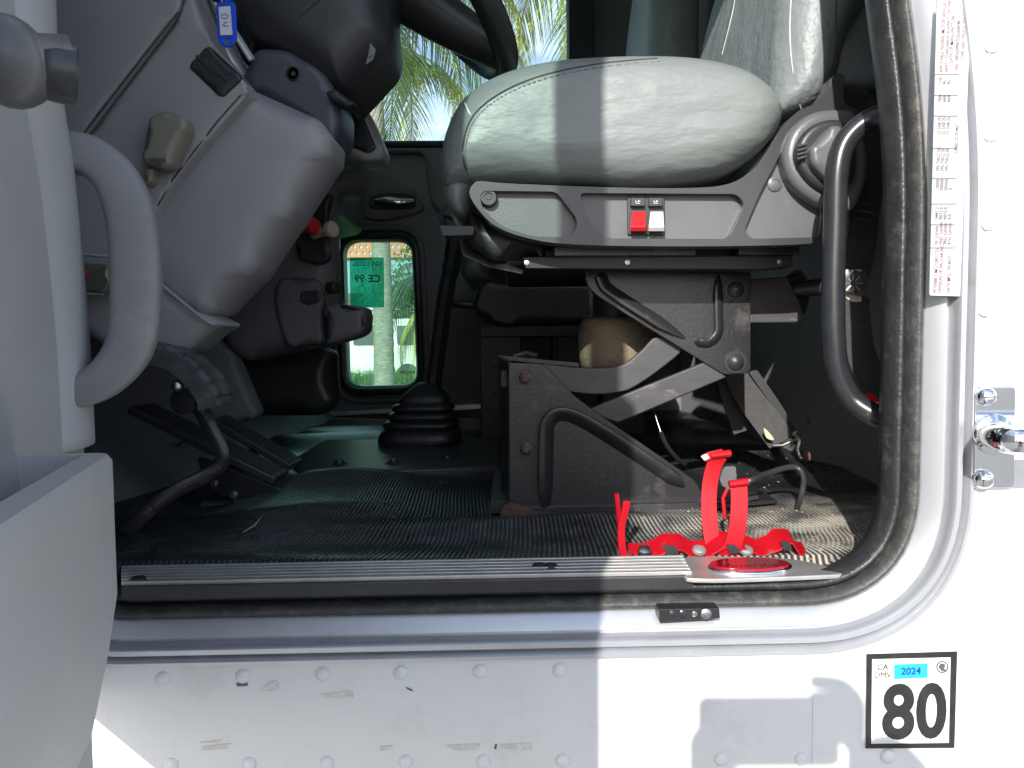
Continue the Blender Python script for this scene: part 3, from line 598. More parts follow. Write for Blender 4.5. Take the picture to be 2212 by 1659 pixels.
# switches
g = G(); g.plate(rnd([(1355, 426), (1436, 427), (1437, 508), (1356, 507)], 3), .982, .008); sw = obj('switch_plate', g, M['blk'], ds, bevel=.001)
for x0_, m in ((1359, 'redp'), (1398, 'whp')):
    s_ = x0_ - 1359
    g = G(); g.plate(rnd([(1364 + s_, 427), (1393 + s_, 427), (1394 + s_, 445), (1363 + s_, 445)], 2), .974, .01); ob = obj('switch_cap', g, M['blk'], sw, bevel=.001)
    g = G()   # rocker wedge, thicker at the bottom
    A = [P(1366 + s_, 457, .977), P(1394 + s_, 457, .977), P(1396 + s_, 490, .962), P(1362 + s_, 490, .962), P(1361 + s_, 500, .967), P(1397 + s_, 500, .967), P(1395 + s_, 500, .985), P(1363 + s_, 500, .985), P(1366 + s_, 457, .985), P(1394 + s_, 457, .985)]
    g.add(A, [(0, 1, 2, 3), (3, 2, 5, 4), (4, 5, 6, 7), (7, 6, 9, 8), (8, 9, 1, 0), (0, 3, 4, 7, 8), (1, 9, 6, 5, 2)])
    rk = obj('rocker', g, M[m], sw, bevel=.0012)
    for k in range(4):
        f = .12 + k * .2; g = G(); a = A[0].lerp(A[3], f); b = A[1].lerp(A[2], f); g.tube([a.lerp(b, .12), a.lerp(b, .88)], .0007, 6); obj('grip_rib', g, M[m], rk)
    g = G(); c = P(1378 + s_, 437, .9735)   # small seat pictogram
    def q(a, b): return c + Vector((a, 0, b)) * .001
    g.tube([q(-3, 2.2), q(-2, -1.5), q(2.5, -1.5)], .0006, 6); g.tube([q(-1, 1.2), q(3, 1.2)], .0005, 6); g.tube([q(1, 3), q(1, -.2)], .0005, 6); obj('pictogram', g, M['whp'], ob)
# slide rails
g = G(); g.plate(rnd([(1128, 555), (1712, 552), (1712, 576), (1640, 582), (1136, 580)], 4), 1.025, .03); rl = obj('slide_rail', g, M['dark'], ds, bevel=.003)
g = G(); g.plate([(1196, 530), (1505, 532), (1505, 552), (1196, 554)], 1.012, .02); g.plate([(1595, 532), (1728, 532), (1728, 549), (1595, 551)], 1.012, .02); obj('rail_cover', g, M['steel'], ds, bevel=.002)
for x, y in ((1138, 568), (1355, 567), (1684, 566)): knob(x, y, 1.025, [(.004, 0), (.0035, .002), (0, .0025)], 'bolt', rl, 'rivet')
g = G(); g.box((.17, 1.24, .378), (.36, .38, .03)); obj('seat_pan', g, M['dark'], ds, bevel=.01)
# front underside cover and wires
g = G(); g.tube([P(1000, 500, 1.06), P(1010, 545, 1.06), P(1060, 568, 1.06), P(1130, 582, 1.06)], (.012, .004), 8); obj('spring_bar', g, M['steel'], ds)
g = G(); g.pillow(rnd([(1010, 450), (1100, 490), (1180, 520), (1180, 560), (1060, 560), (1005, 520)], 14), 1.03, 1.4, .02, 0); obj('front_cover', g, M['blk'], ds, ang=50)
g = G(); g.plate(rnd([(948, 486), (1025, 488), (1022, 508), (956, 510)], 4), 1.0, .03); obj('adjust_lever', g, M['blk'], ds, bevel=.004)
for dx in (0, 7):
    g = G(); g.tube(cr([P(965, 445, 1.03), P(950 + dx, 462, 1.02), P(955 + dx, 482, 1.03), P(975, 495, 1.05)], 6, False), .0012, 6); obj('wire', g, M['dark'], ds)
# upper suspension bracket
up = [(1262, 584), (1622, 588), (1622, 806), (1566, 810), (1548, 800), (1290, 640), (1268, 618)]
g = G(); g.plate(rnd(up, [4, 8, 14, 10, 10, 20, 12]), 1.10, .006); ub = obj('upper_bracket', g, M['steel'], ds, bevel=.002)
g = G(); g.plate(rnd(up, [4, 8, 14, 10, 10, 20, 12]), 1.40, .006); obj('upper_bracket', g, M['steel'], ds)
g = G(); g.ridge(cr([P(x, y, 1.099) for x, y in [(1300, 590), (1306, 612), (1330, 634), (1480, 730)]], 5, False), (.014, .006), 14); obj('pressed_ridge', g, M['steel'], ub); g = G(); g.ridge(cr([P(x, y, 1.099) for x, y in [(1552, 592), (1553, 680), (1552, 720), (1530, 742), (1500, 738)]], 5, False), (.010, .005), 14); obj('pressed_ridge', g, M['steel'], ub)
for x, y in ((1588, 626), (1588, 782)):
    knob(x, y, 1.10, [(.0165, 0), (.0165, .002), (.0125, .002), (.0125, .004), (.0095, .007), (.004, .010), (0, .0105)], 'blk', ub, 'pivot_pin')
# scissor arms
g = G(); g.plate([tuple(v) for v in cr([(1160, 788), (1240, 793), (1310, 794), (1350, 786), (1385, 758), (1422, 727), (1474, 752), (1430, 795), (1380, 830), (1345, 846), (1290, 852), (1225, 846), (1180, 830)], 4)], 1.115, .012); obj('scissor_arm', g, M['arm'], ds, bevel=.0025)
g = G(); g.plate([(1262, 888), (1530, 779), (1570, 815), (1335, 914)], 1.104, .012); obj('scissor_arm', g, M['arm'], ds, bevel=.0025)
g = G(); g.plate([(1262, 888), (1530, 779), (1570, 815), (1335, 914)], 1.39, .012); obj('scissor_arm', g, M['steel'], ds)
# air bellows
bx_ = P(1330, 700, 1.26); bc = Vector((bx_.x, 1.26, 0))
def zz(py): return P(1330, py, 1.26).z
g = G(); g.lathe(bc, (0, 0, 1), [(.03, zz(815)), (.058, zz(800)), (.062, zz(770)), (.0635, zz(730)), (.061, zz(700)), (.055, zz(688)), (.04, zz(684))], 36); obj('air_bellows', g, M['bag'], ds, ang=70)
g = G(); g.lathe(bc, (0, 0, 1), [(.038, zz(690)), (.042, zz(684)), (.041, zz(640)), (.043, zz(585)), (.02, zz(580))], 32); obj('bellows_neck', g, M['blk'], ds)
# base
bs_ = [(1098, 783), (1168, 785), (1190, 800), (1232, 848), (1290, 892), (1500, 1036), (1517, 1062), (1517, 1108), (1100, 1118)]
g = G(); g.plate(rnd(bs_, [8, 18, 20, 30, 40, 30, 16, 8, 4]), 1.08, .006); bp_ = obj('base_bracket', g, M['steel'], ds, bevel=.0025)
g = G(); g.plate(rnd(bs_, [8, 18, 20, 30, 40, 30, 16, 8, 4]), 1.40, .006); obj('base_bracket', g, M['steel'], ds)
q = [(1180, 1112), (1182, 950), (1186, 915), (1206, 897), (1240, 902), (1300, 935), (1400, 1000), (1478, 1052)]
g = G(); g.ridge(cr([P(x, y, 1.079) for x, y in q], 5, False), (.017, .007), 16); obj('pressed_ridge', g, M['steel'], bp_)
for x, y in ((1134, 816), (1136, 970)):
    kk = knob(x, y, 1.08, [(.0165, 0), (.0165, .0018), (.013, .0018), (.0125, .003), (.0095, .003), (.0092, .006), (.006, .0075), (0, .008)], 'steel', bp_, 'pivot_pin')
    g = G(); g.lathe(P(x, y, 1.074), (0, -1, 0), [(.0075, 0), (.0075, .003), (.005, .005), (0, .0055)], 6); obj('hex_head', g, M['rust'], kk, ang=20)
    for dx, dy in ((14, -16), (20, -8)): knob(x + dx, y + dy, 1.079, [(.0028, 0), (.0026, .001), (0, .0012)], 'steel', kk, 'circlip_eye')
for x, y in ((1394, 1052), (1394, 1064), (1226, 1080)): knob(x, y, 1.0802, [(.0022, 0), (.0022, .0009), (0, .0009)], 'dark', bp_, 'hole')
g = G(); A = [P(1098, 783, 1.083), P(1076, 770, 1.13), P(1083, 1085, 1.15), P(1098, 1118, 1.083)]; g.poly(A, (.006, .002, 0)); fp_ = obj('base_front', g, M['steel'], ds)
for i in range(3): g = G(); g.plate(rnd([(1083 + i * 4, 800), (1085 + i * 4, 800), (1086 + i * 4, 835), (1083 + i * 4, 835)], 1), 1.092, .002); obj('slot', g, M['dark'], fp_)
g = G(); g.poly([P(1078, 768, 1.13), P(1250, 784, 1.13), P(1250, 787, 1.38), P(1120, 780, 1.38)], (0, 0, -.006)); obj('base_top', g, M['steel'], ds)
g = G(); g.tube([P(1110, 772, 1.16), P(1135, 764, 1.16), P(1160, 770, 1.16)], .006, 8); obj('pivot_tube', g, M['steel'], ds)
g = G(); g.box(((P(1098, 900, 1.083).x + P(1517, 900, 1.083).x) / 2 - .02, 1.24, .012), (.30, .30, .02)); obj('base_floor', g, M['dark'], ds)
g = G(); g.plate(rnd([(1082, 1100), (1110, 1096), (1517, 1086), (1640, 1070), (1640, 1078), (1518, 1106), (1200, 1120), (1090, 1124)], 3), 1.074, .012); obj('base_flange', g, M['steel'], ds, bevel=.002)
g = G(); g.plate([tuple(v) for v in cr([(1082, 1104), (1100, 1085), (1130, 1094), (1165, 1108), (1172, 1122), (1120, 1127), (1088, 1120)], 4)], 1.0725, .002); obj('rust_patch', g, M['rust'], ds)
g = G(); g.poly([PZ(1508, 1058, .014), PZ(1600, 1040, .014), PZ(1680, 1088, .014), PZ(1520, 1102, .014)], (0, 0, .006)); fb = obj('rear_foot', g, M['steel'], ds, bevel=.002)
for x, y in ((1560, 1078), (1585, 1082), (1612, 1076)): g = G(); g.lathe(PZ(x, y, .0205), (0, 0, 1), [(.0065, 0), (.005, .0008), (0, .001)], 14); obj('bolt_hole', g, M['dark'], fb)
# rear tie bar and bracket
g = G(); g.plate(rnd([(1620, 603), (1700, 598), (1722, 640), (1740, 690), (1730, 697), (1620, 698)], 5), 1.13, .05); tb = obj('rear_bracket', g, M['arm'], ds, bevel=.003)
g = G(); g.tube([P(1700, 628, 1.15), P(1784, 618, 1.12)], .0125, 14); obj('rear_rod', g, M['steel'], ds)
g = G(); g.pillow(cr([(1690, 612), (1715, 590), (1742, 600), (1748, 640), (1735, 680), (1700, 660)], 4), 1.16, 1.18, .006, 0); obj('rod_bush', g, M['dark'], ds)
# cable under the seat
g = G(); g.tube(cr([P(1412, 880, 1.14), P(1418, 905, 1.13), P(1428, 935, 1.12)], 5, False), .0008, 6); obj('cable_wire', g, M['bolt'], ds)
g = G(); g.tube(cr([P(1427, 932, 1.12), P(1440, 962, 1.13), P(1462, 990, 1.15), P(1480, 1003, 1.17)], 5, False), .0035, 8); obj('cable_sleeve', g, M['dark'], ds)

# ------------------------------------------------------------ passenger seat
ps = thing('passenger_seat', 'far passenger seat in grey vinyl, mostly hidden behind the near seat', 'seat', (.14, 2.2, 0))
def wpill(pts, Y0, Y1, rr, m, name, bul=.01):
    g = G(); pp = []
    for x, z in pts:     # world x,z at Y0 -> px at Y0
        v = RM.transposed() @ (Vector((x, Y0, z)) - CAM); pp.append((CX + F * v.x / -v.z, CY - F * v.y / -v.z))
    g.pillow(pp, Y0, Y1, rr, bul); return obj(name, g, M[m], ps, ang=60)
wpill([tuple(v) for v in cr([(-.135, .47), (-.12, .53), (-.04, .565), (.2, .57), (.4, .56), (.42, .48), (.2, .43), (-.1, .425)], 5)], 1.95, 2.42, .04, 'vinyl', 'cushion')
wpill([tuple(v) for v in cr([(.33, .5), (.35, .8), (.37, 1.2), (.42, 1.45), (.5, 1.45), (.5, 1.1), (.48, .5)], 5)], 1.95, 2.42, .05, 'vinyl2', 'backrest')
wpill(rnd([(-.11, .35), (-.08, .43), (.42, .43), (.42, .31), (-.03, .30)], .03), 1.97, 2.4, .015, 'blk', 'shroud', 0)
g = G(); g.box((-.03, 2.0, .15), (.11, .03, .32)); g.box((-.03, 2.35, .15), (.11, .03, .32)); g.box((.3, 2.0, .15), (.12, .03, .32)); g.box((.3, 2.35, .15), (.12, .03, .32)); g.box((.14, 2.18, .29), (.45, .4, .03)); pb = obj('base', g, M['dark'], ps, bevel=.004)
for z in (.06, .13, .20): g = G(); g.lathe((-.045, 1.985, z), (0, -1, 0), [(.008, 0), (.006, .004), (0, .005)], 12); obj('bolt', g, M['blk'], pb)
g = G(); g.box((.22, 2.18, .16), (.2, .3, .26)); obj('storage_box', g, M['dark'], ps, bevel=.01)
g = G(); g.tube([(-.16, 2.0, .37), (-.09, 2.0, .36)], .012, 10); obj('lever', g, M['blk'], ps)

# ------------------------------------------------------------ gear lever
gl = thing('gear_lever', 'tall black gear lever rising from a ribbed rubber boot', 'gear lever', PZ(908, 972, 0))
g = G(); g.poly([PZ(640, 985, .012), PZ(700, 950, .012), PZ(1080, 945, .012), PZ(1080, 1005, .012), PZ(640, 1022, .012)], (0, 0, -.03)); pl_ = obj('floor_plate', g, M['blk'], gl, bevel=.006)
for x, y in ((733, 1002), (850, 1000), (966, 992)): g = G(); g.lathe(PZ(x, y, .012), (0, 0, 1), [(.017, 0), (.014, .003), (.010, .003), (.009, .009), (0, .010)], 14); obj('bolt', g, M['blk'], pl_)
bc = PZ(908, 955, .012); rings = []
for z, sx, sy in [(0, .098, .085), (.012, .101, .088), (.030, .096, .082), (.036, .086, .074), (.042, .092, .078), (.052, .092, .078), (.057, .077, .066), (.063, .084, .070), (.073, .083, .070), (.078, .069, .058), (.084, .076, .064), (.094, .074, .062), (.099, .060, .052), (.108, .064, .052), (.125, .048, .042), (.142, .030, .028), (.150, .020, .02)]:
    rings.append([bc + Vector((sx * (abs(cos(a)) ** .4) * (1 if cos(a) > 0 else -1) + z * .12, sy * (abs(sin(a)) ** .4) * (1 if sin(a) > 0 else -1), z)) for a in [2 * pi * i / 44 for i in range(44)]])
g = G(); g.loft(rings); obj('boot', g, M['boot'], gl, ang=75)
YL = bc.y
lv = cr([P(932, 870, YL), P(940, 800, YL), P(951, 720, YL - .01), P(962, 640, YL - .02), (P(976, 570, YL - .03)), P(986, 510, YL - .04)], 6, False)
g = G(); rr = random.Random(3); g.tube(lv, [(.0205 + rr.uniform(-.0012, .0015) - .002 * (i / len(lv)) + (.004 if i > 22 else 0)) for i in range(len(lv))], 9); obj('lever_shaft', g, M['boot'], gl, ang=25)
g = G(); g.tube([p + Vector((-.016, -.012, 0)) for p in lv[2:26]], .004, 6); obj('air_line', g, M['dark'], gl)
g = G(); g.tube(cr([P(928, 860, YL - .02), P(915, 820, YL - .02), P(925, 790, YL - .02), P(938, 780, YL)], 5, False), .0015, 6); obj('wire', g, M['dark'], gl)

# ------------------------------------------------------------ pedals
def pad(c, ux, wid, ln_, th, m, parent, name, ribs, along=True):
    """a slab: c centre, ux its long direction (x-z plane), width along Y"""
    ux = Vector(ux).normalized(); uy = Vector((0, 1, 0)); uz = ux.cross(uy).normalized()
    if uz.z < 0: uz = -uz
    rot = Matrix((ux, uy, uz)).transposed(); g = G(); g.box(c, (ln_, wid, th), rot); o = obj(name, g, M[m], parent, bevel=.004)
    g = G()
    for i in range(ribs):
        f = (i + .5) / ribs - .5
        if along: g.box(Vector(c) + uy * f * wid * .86 + uz * th * .5, (ln_ * .92, wid * .4 / ribs, .003), rot)
        else: g.box(Vector(c) + ux * f * ln_ * .94 + uz * th * .5, (ln_ * .55 / ribs, wid * .9, .004), rot)
    obj('tread', g, M[m], o); return o
ac = thing('accelerator_pedal', 'long ribbed black pedal, the farther of two floor pads', 'pedal', PZ(640, 1020, 0), 'pedals in the footwell')
a, b = P(640, 1005, 1.40), P(470, 905, 1.40); pad((a + b) / 2, a - b, .075, (a - b).length, .014, 'blk', ac, 'pad', 9)
g = G(); g.tube([(a + b) / 2 - Vector((0, 0, .01)), Vector(((a.x + b.x) / 2 - .05, 1.4, .0))], .01, 8); obj('hinge_post', g, M['dark'], ac)
bk_ = thing('brake_pedal', 'long ribbed black pedal with two bright rivets, the nearer floor pad', 'pedal', PZ(600, 1055, 0), 'pedals in the footwell')
a, b = P(608, 1032, 1.21), P(300, 880, 1.21); pad((a + b) / 2, a - b, .075, (a - b).length, .014, 'blk', bk_, 'pad', 9)
g = G(); g.plate(rnd([(425, 985), (610, 1060), (560, 1068), (500, 1078), (440, 1050)], 12), 1.165, .01); br_ = obj('bracket', g, M['steel'], bk_, bevel=.002)
for x, y in ((463, 1044), (505, 1068)): knob(x, y, 1.165, [(.0068, 0), (.0062, .003), (.002, .0042), (0, .0042)], 'bolt', br_, 'rivet')
cl = thing('clutch_pedal', 'curved clutch pedal with a worn grooved rubber pad on a bent arm', 'pedal', PZ(300, 1120, 0), 'pedals in the footwell')
rings = []; arc = cr([P(330, 762, 1.04), P(385, 775, 1.04), P(430, 808, 1.04), P(462, 850, 1.04), P(470, 878, 1.04)], 9, False)
g = G()
for i, p in enumerate(arc):
    t = (arc[min(i + 1, len(arc) - 1)] - arc[max(i - 1, 0)]).normalized(); nn = Vector((-t.z, 0, t.x)); nn = nn if nn.x + nn.z > 0 else -nn
    thk = .004 if i in (0, len(arc) - 1) else 0; hh = .003 if i % 6 == 0 else 0
    rings.append([p + Vector((0, -.032, 0)) - nn * .014, p + Vector((0, -.032, 0)) + nn * (.012 - hh), p + Vector((0, -.026, 0)) + nn * (.016 - hh), p + Vector((0, .026, 0)) + nn * (.016 - hh), p + Vector((0, .032, 0)) + nn * (.012 - hh), p + Vector((0, .032, 0)) - nn * .014])
g.loft(rings); obj('rubber_pad', g, mat('worn_rubber', (.07, .07, .074), .6, var=.25, vs=30, col2=(.14, .135, .13), m0=.5, m1=.7, ms=30), cl, ang=25)
g = G(); g.tube(cr([P(395, 850, 1.04), P(430, 880, 1.06), P(458, 930, 1.06), P(480, 975, 1.06), P(476, 1005, 1.06), P(440, 1030, 1.05), P(380, 1060, 1.03), P(320, 1105, 1.01), P(275, 1150, 1.0)], 6, False), (.011, .007), 10); obj('arm', g, M['steel'], cl)
g = G(); g.tube(cr([P(470, 1014, 1.043), P(420, 1040, 1.035), P(370, 1065, 1.02), P(330, 1096, 1.0)], 6, False), .0028, 8); obj('rust_streak', g, M['rust'], cl)
knob(383, 835, 1.015, [(.009, 0), (.0085, .004), (.005, .008), (0, .009)], 'bolt', cl, 'bolt')
g = G(); g.lathe(P(394, 868, 1.02), (0, -1, 0), [(.018, -.008), (.018, 0), (.01, .002), (0, .002)], 20); obj('cam_disc', g, M['steel'], cl)
g = G(); g.tube([PZ(380, 1072, -.001) + Vector((0, 0, .002)), PZ(440, 1088, .001), PZ(505, 1082, .001)], [(.012, .003)] * 3, 8); tag(obj('floor_slot_cover', g, M['dark']), 'dark slot cut in the mat under the nearer floor pad', 'slot')

# ------------------------------------------------------------ dashboard
da = thing('dashboard', 'grey moulded plastic dashboard with knee panel and console', 'dashboard', (-.5, 1.3, .4))
def pil(name, pts, Y0, Y1, rr, m='plast', bul=0, smoothed=False, parent=da, r=10, Yr=None):
    g = G(); pp = [tuple(v) for v in cr(pts, 5)] if smoothed else rnd(pts, r, 5)
    g.pillow(pp, Y0, Y1, rr, bul, Yr=Yr); o = obj(name, g, M[m], parent, ang=60); return o, g.bvh(), g
# body behind everything (fills towards the windscreen)
pil('core', [(-150, -60), (300, -260), (400, 150), (430, 300), (420, 470), (400, 650), (300, 700), (60, 640), (-150, 500)], 1.42, 2.62, .04, 'plastd', r=30)
pil('dash_top', [(-200, -200), (380, -220), (430, 40), (440, 130), (430, 240), (200, 300), (-200, 260)], 1.25, 2.62, .04, 'plastd', r=30)
e1, b1, _ = pil('end_cap', [(-60, -160), (362, -160), (392, -30), (386, 22), (170, 302), (60, 560), (-60, 560)], 1.02, 1.10, .004, r=[10, 20, 20, 24, 30, 30, 10])
e2, b2, _ = pil('fascia', [(396, -160), (408, -40), (452, 82), (530, 178), (536, 196), (420, 330), (345, 430), (300, 560), (240, 620), (60, 640), (60, 570), (176, 308), (391, 26)], 1.022, 1.13, .005, r=[6, 10, 14, 20, 14, 40, 40, 30, 20, 10, 10, 20, 14])
pil('lever_niche', [(375, 240), (330, 228), (300, 290), (282, 345), (300, 380), (350, 400), (395, 330)], 1.022, 1.04, .006, 'plastd', -.004, r=20)
lv1, _, _ = pil('pull_lever', [(318, 250), (352, 236), (398, 252), (402, 272), (366, 356), (352, 364), (308, 352), (302, 336)], .985, 1.02, .008, 'beige', .0, r=[12, 10, 14, 12, 14, 10, 10, 12])
for k in range(3):
    g = G(); g.tube([P(322, 342 + k * 4, .9835), P(358, 342 + k * 4, .9835)], .0006, 6); obj('grip_line', g, M['plastd'], lv1)
pil('lever_stem', [(308, 362), (330, 362), (326, 392), (314, 398)], 1.0, 1.03, .005, 'beige', r=4)
pil('vent_cover', [(452, 98), (518, 160), (520, 172), (482, 208), (470, 206), (408, 146), (410, 134), (440, 102)], 1.018, 1.06, .004, 'blk', r=10)
g = G()
for k in range(3): g.tube([P(424 + k * 14, 128 + k * 7 - 8, 1.0178), P(462 + k * 14, 166 + k * 7 - 6, 1.0178)], .0016, 8)
obj('vent_rib', g, M['blk'], da)
# knee panel
kn, kb, _ = pil('knee_panel', [(540, 196), (700, 268), (726, 306), (722, 344), (640, 470), (560, 590), (474, 678), (452, 686), (400, 668), (340, 612), (300, 560), (346, 436), (424, 334)], 1.055, 1.17, .022, 'plast', .010, r=[8, 14, 8, 8, 16, 16, 12, 12, 30, 30, 16, 16, 16], Yr=1.09)
pil('column_gaiter', [(300, 560), (345, 612), (400, 660), (470, 694), (474, 702), (440, 722), (398, 760), (345, 776), (240, 770), (150, 700), (160, 600)], 1.05, 1.15, .02, 'plast', r=[20, 40, 60, 10, 10, 30, 20, 20, 60, 60, 40])
g = G(); g.tube(cr([P(345, 612, 1.045), P(400, 658, 1.045), P(440, 690, 1.045), P(462, 700, 1.05), P(474, 698, 1.06)], 6, False), .003, 8); obj('gaiter_lip', g, M['plast'], da)
g = G(); g.tube([P(x, y, 1.02) for x, y in [(386, 26), (280, 160), (172, 300)]], .0012, 6); obj('panel_gap', g, M['seam'], e1)
g = G(); g.tube(onsurf(b2, [(534, 190), (470, 262), (420, 326), (370, 392), (340, 445)], 0), .0012, 6); obj('panel_gap', g, M['seam'], e2)
# badge plate seen through the pull handle
bp2, _, _ = pil('name_plate', [(137, 566), (232, 572), (236, 610), (222, 634), (150, 630)], 1.0, 1.03, .003, 'badge', r=8)
g = G(); g.plate(ell(172, 588, 15, 9.5, 24), .996, .004); obj('red_oval', g, M['redp'], bp2)
g = G(); g.tube([P(140, 632, .997), P(222, 636, .997)], .0014, 6); g.tube([P(137, 560, .997), P(150, 548, .997), P(236, 555, .997)], .002, 6); obj('plate_trim', g, M['alu'], bp2)
# footwell lining
pil('footwell_lining', [(60, 640), (250, 700), (420, 700), (500, 760), (560, 900), (380, 960), (240, 1010), (100, 1010)], 1.5, 1.55, .01, 'wall', r=20)
# console
c1, cb1, _ = pil('centre_console', [(640, 330), (795, 352), (778, 412), (726, 424), (716, 470), (722, 560), (728, 640), (735, 730), (690, 752), (530, 782), (490, 752), (478, 700), (482, 560), (560, 440)], 1.50, 1.60, .03, 'plastd', .004, r=[20, 12, 20, 16, 20, 20, 20, 30, 30, 40, 40, 30, 40, 40], Yr=1.52)
pil('console_face', [(600, 598), (690, 602), (700, 640), (702, 742), (620, 752), (600, 700), (590, 640)], 1.482, 1.52, .01, 'plastd', r=[20, 16, 10, 16, 20, 30, 20])
pil('console_pull', [(648, 628), (690, 626), (692, 650), (666, 660), (646, 652)], 1.476, 1.49, .006, 'blk', -.003, r=8)
pil('valve_recess', [(668, 412), (718, 418), (706, 470), (712, 560), (690, 572), (646, 562), (638, 520), (640, 470)], 1.478, 1.50, .006, 'dark', -.003, r=10)
pil('cup_tray', [(725, 655), (786, 662), (790, 680), (788, 715), (770, 728), (728, 740), (700, 745), (700, 660)], 1.44, 1.53, .014, 'plastd', r=[4, 10, 10, 16, 20, 10, 6, 6])
g = G(); g.tube([P(738, 660, 1.445), P(778, 668, 1.445), P(784, 705, 1.445)], .004, 8); obj('tray_lip', g, M['boot'], da)
pil('lower_duct', [(500, 770), (700, 752), (720, 760), (726, 880), (690, 900), (520, 900)], 1.75, 1.83, .03, 'blk', r=20)
pil('green_lit_duct', [(620, 765), (680, 760), (676, 840), (640, 862), (622, 850)], 2.2, 2.4, .02, 'leafd', r=20)  # leaf green colour paints the greenish light on this duct
for (x, y, m, r, ln_) in ((664, 492, 'redp', .019, .045), (700, 500, 'cream', .017, .05)):
    c = P(x, y, 1.46); ax = Vector((.9, -.55, .12)).normalized()
    g = G(); g.lathe(c - ax * .03, ax, [(.010, 0), (.010, ln_ * .8), (r * .9, ln_ * .85), (r, ln_), (r * .9, ln_ + .006), (r * .5, ln_ + .009), (0, ln_ + .008)], 8 if m == 'redp' else 24); obj('air_valve_knob', g, M[m], da, ang=30)
g = G(); g.lathe(P(708, 622, 1.46), Vector((1, -.6, 0)), [(.013, 0), (.013, .006), (0, .006)], 18); lt = obj('lighter', g, M['orange'], da)
g = G(); g.lathe(P(712, 622, 1.45), Vector((1, -.6, 0)), [(.012, 0), (.012, .02), (.010, .022), (0, .022)], 18); obj('knob', g, M['dark'], lt)
g = G(); g.lathe(P(708, 676, 1.455), Vector((1, -.6, 0)), [(.014, 0), (.014, .006), (.010, .008), (0, .006)], 18); obj('socket_cap', g, M['dark'], da)
# switch panel wing right of the column
wg, wb, _ = pil('switch_wing', [(700, 240), (748, 222), (778, 214), (796, 240), (830, 320), (824, 344), (790, 348), (705, 332), (690, 290)], 1.36, 1.44, .010, 'plast', r=[10, 6, 10, 10, 12, 10, 10, 12, 10])
pil('switch_face', [(735, 236), (770, 226), (782, 246), (812, 318), (796, 330), (722, 300)], 1.352, 1.37, .004, 'blk', r=8)
g = G(); rr = random.Random(2)
for i in range(7): g.box(P(rr.uniform(728, 752), rr.uniform(240, 295), 1.345), (.018, .012, .01), Euler((rr.random(), .6, 0)).to_matrix())
obj('toggle_switch', g, M['dark'], da, bevel=.002)
# metal brackets between fascia and column (unfinished gap)
g = G(); g.tube([P(395, -40, 1.1), P(470, 60, 1.1), P(525, 165, 1.1)], (.012, .004), 8); g.tube([P(440, -40, 1.08), P(500, 60, 1.08), P(545, 130, 1.08)], (.006, .003), 8); obj('bracket', g, M['alu2'], da)
pil('gauge_hood', [(440, -160), (620, -160), (600, 60), (560, 150), (520, 130), (470, 20)], 1.18, 1.3, .02, 'blk', r=16)

# ------------------------------------------------------------ steering column and wheel
sc_ = thing('steering_column', 'black plastic steering column shroud rising behind the knee panel', 'steering column', P(650, 150, 1.25))
s1, sb1, _ = pil('lower_cover', [(545, 200), (530, 170), (556, 108), (620, 110), (700, 150), (738, 220), (737, 280), (724, 312), (690, 290)], 1.085, 1.2, .014, 'covr', parent=sc_, r=[8, 8, 20, 20, 30, 20, 14, 10, 10], Yr=1.10)
s2, sb2, _ = pil('shroud', [(540, -120), (536, 40), (548, 84), (572, 118), (640, 160), (700, 205), (742, 222), (764, 222), (800, 184), (850, 128), (856, 96), (846, 20), (860, -120)], 1.08, 1.28, .045, 'blk', .008, parent=sc_, r=[20, 30, 30, 30, 60, 40, 12, 16, 40, 20, 20, 30, 20], Yr=1.16)
g = G(); g.tube(onsurf(sb2, [(690, 0), (650, 35), (608, 75), (580, 105)], 0), .0012, 6); obj('panel_gap', g, M['dark'], s2)
g = G(); g.lathe(P(634, 160, 1.085), (0, -1, 0), [(.010, -.01), (.010, .002), (.0085, .003), (.0075, 0), (.004, 0), (.0035, .002), (0, .002)], 18); obj('screw', g, M['dark'], s1)
pil('collar', [(700, 196), (724, 190), (768, 222), (750, 232), (712, 214)], 1.066, 1.1, .006, 'dark', parent=sc_, r=8)
g = G(); q = onsurf(sb2, [(800, 92), (812, 108), (806, 128), (790, 140), (796, 116)], .0008)
if len(q) > 3: g.add(q, [tuple(range(len(q)))]); obj('scuff', g, M['plast'], s2)
sw_ = thing('steering_wheel', 'black steering wheel seen edge on above the near seat cushion', 'steering wheel', (-.15, 1.27, .9))
th_ = R(50); u = Vector((cos(th_), 0, -sin(th_))); tip = P(1093, 126, 1.27); cw = tip - u * .225; vv = Vector((0, 1, 0))
g = G(); g.tube([cw + u * .225 * cos(a) + vv * .225 * sin(a) for a in [2 * pi * i / 72 for i in range(72)]], (.0215, .0215), 16, closed=True); obj('rim', g, M['blk'], sw_, ang=0)
nw = u.cross(vv).normalized(); nw = nw if nw.z < 0 else -nw      # towards the column
hub = cw + nw * .055
g = G(); g.lathe(hub + nw * .03, -nw, [(.03, -.02), (.05, 0), (.062, .02), (.055, .045), (0, .055)], 28); obj('hub', g, M['blk'], sw_)
for az in (0, 180):
    g = G(); e = cw + (u * cos(R(az)) + vv * sin(R(az))) * .222; e0 = hub + (u * cos(R(az)) + vv * sin(R(az))) * .04
    g.tube(cr([e0, hub + (e - hub) * .45 + nw * .010, hub + (e - hub) * .8 + nw * .004, e], 6, False), [(.050 - .0015 * i, .050 - .0012 * i) for i in range(19)], 16, sq=nw); obj('spoke', g, M['blk'], sw_, ang=60)
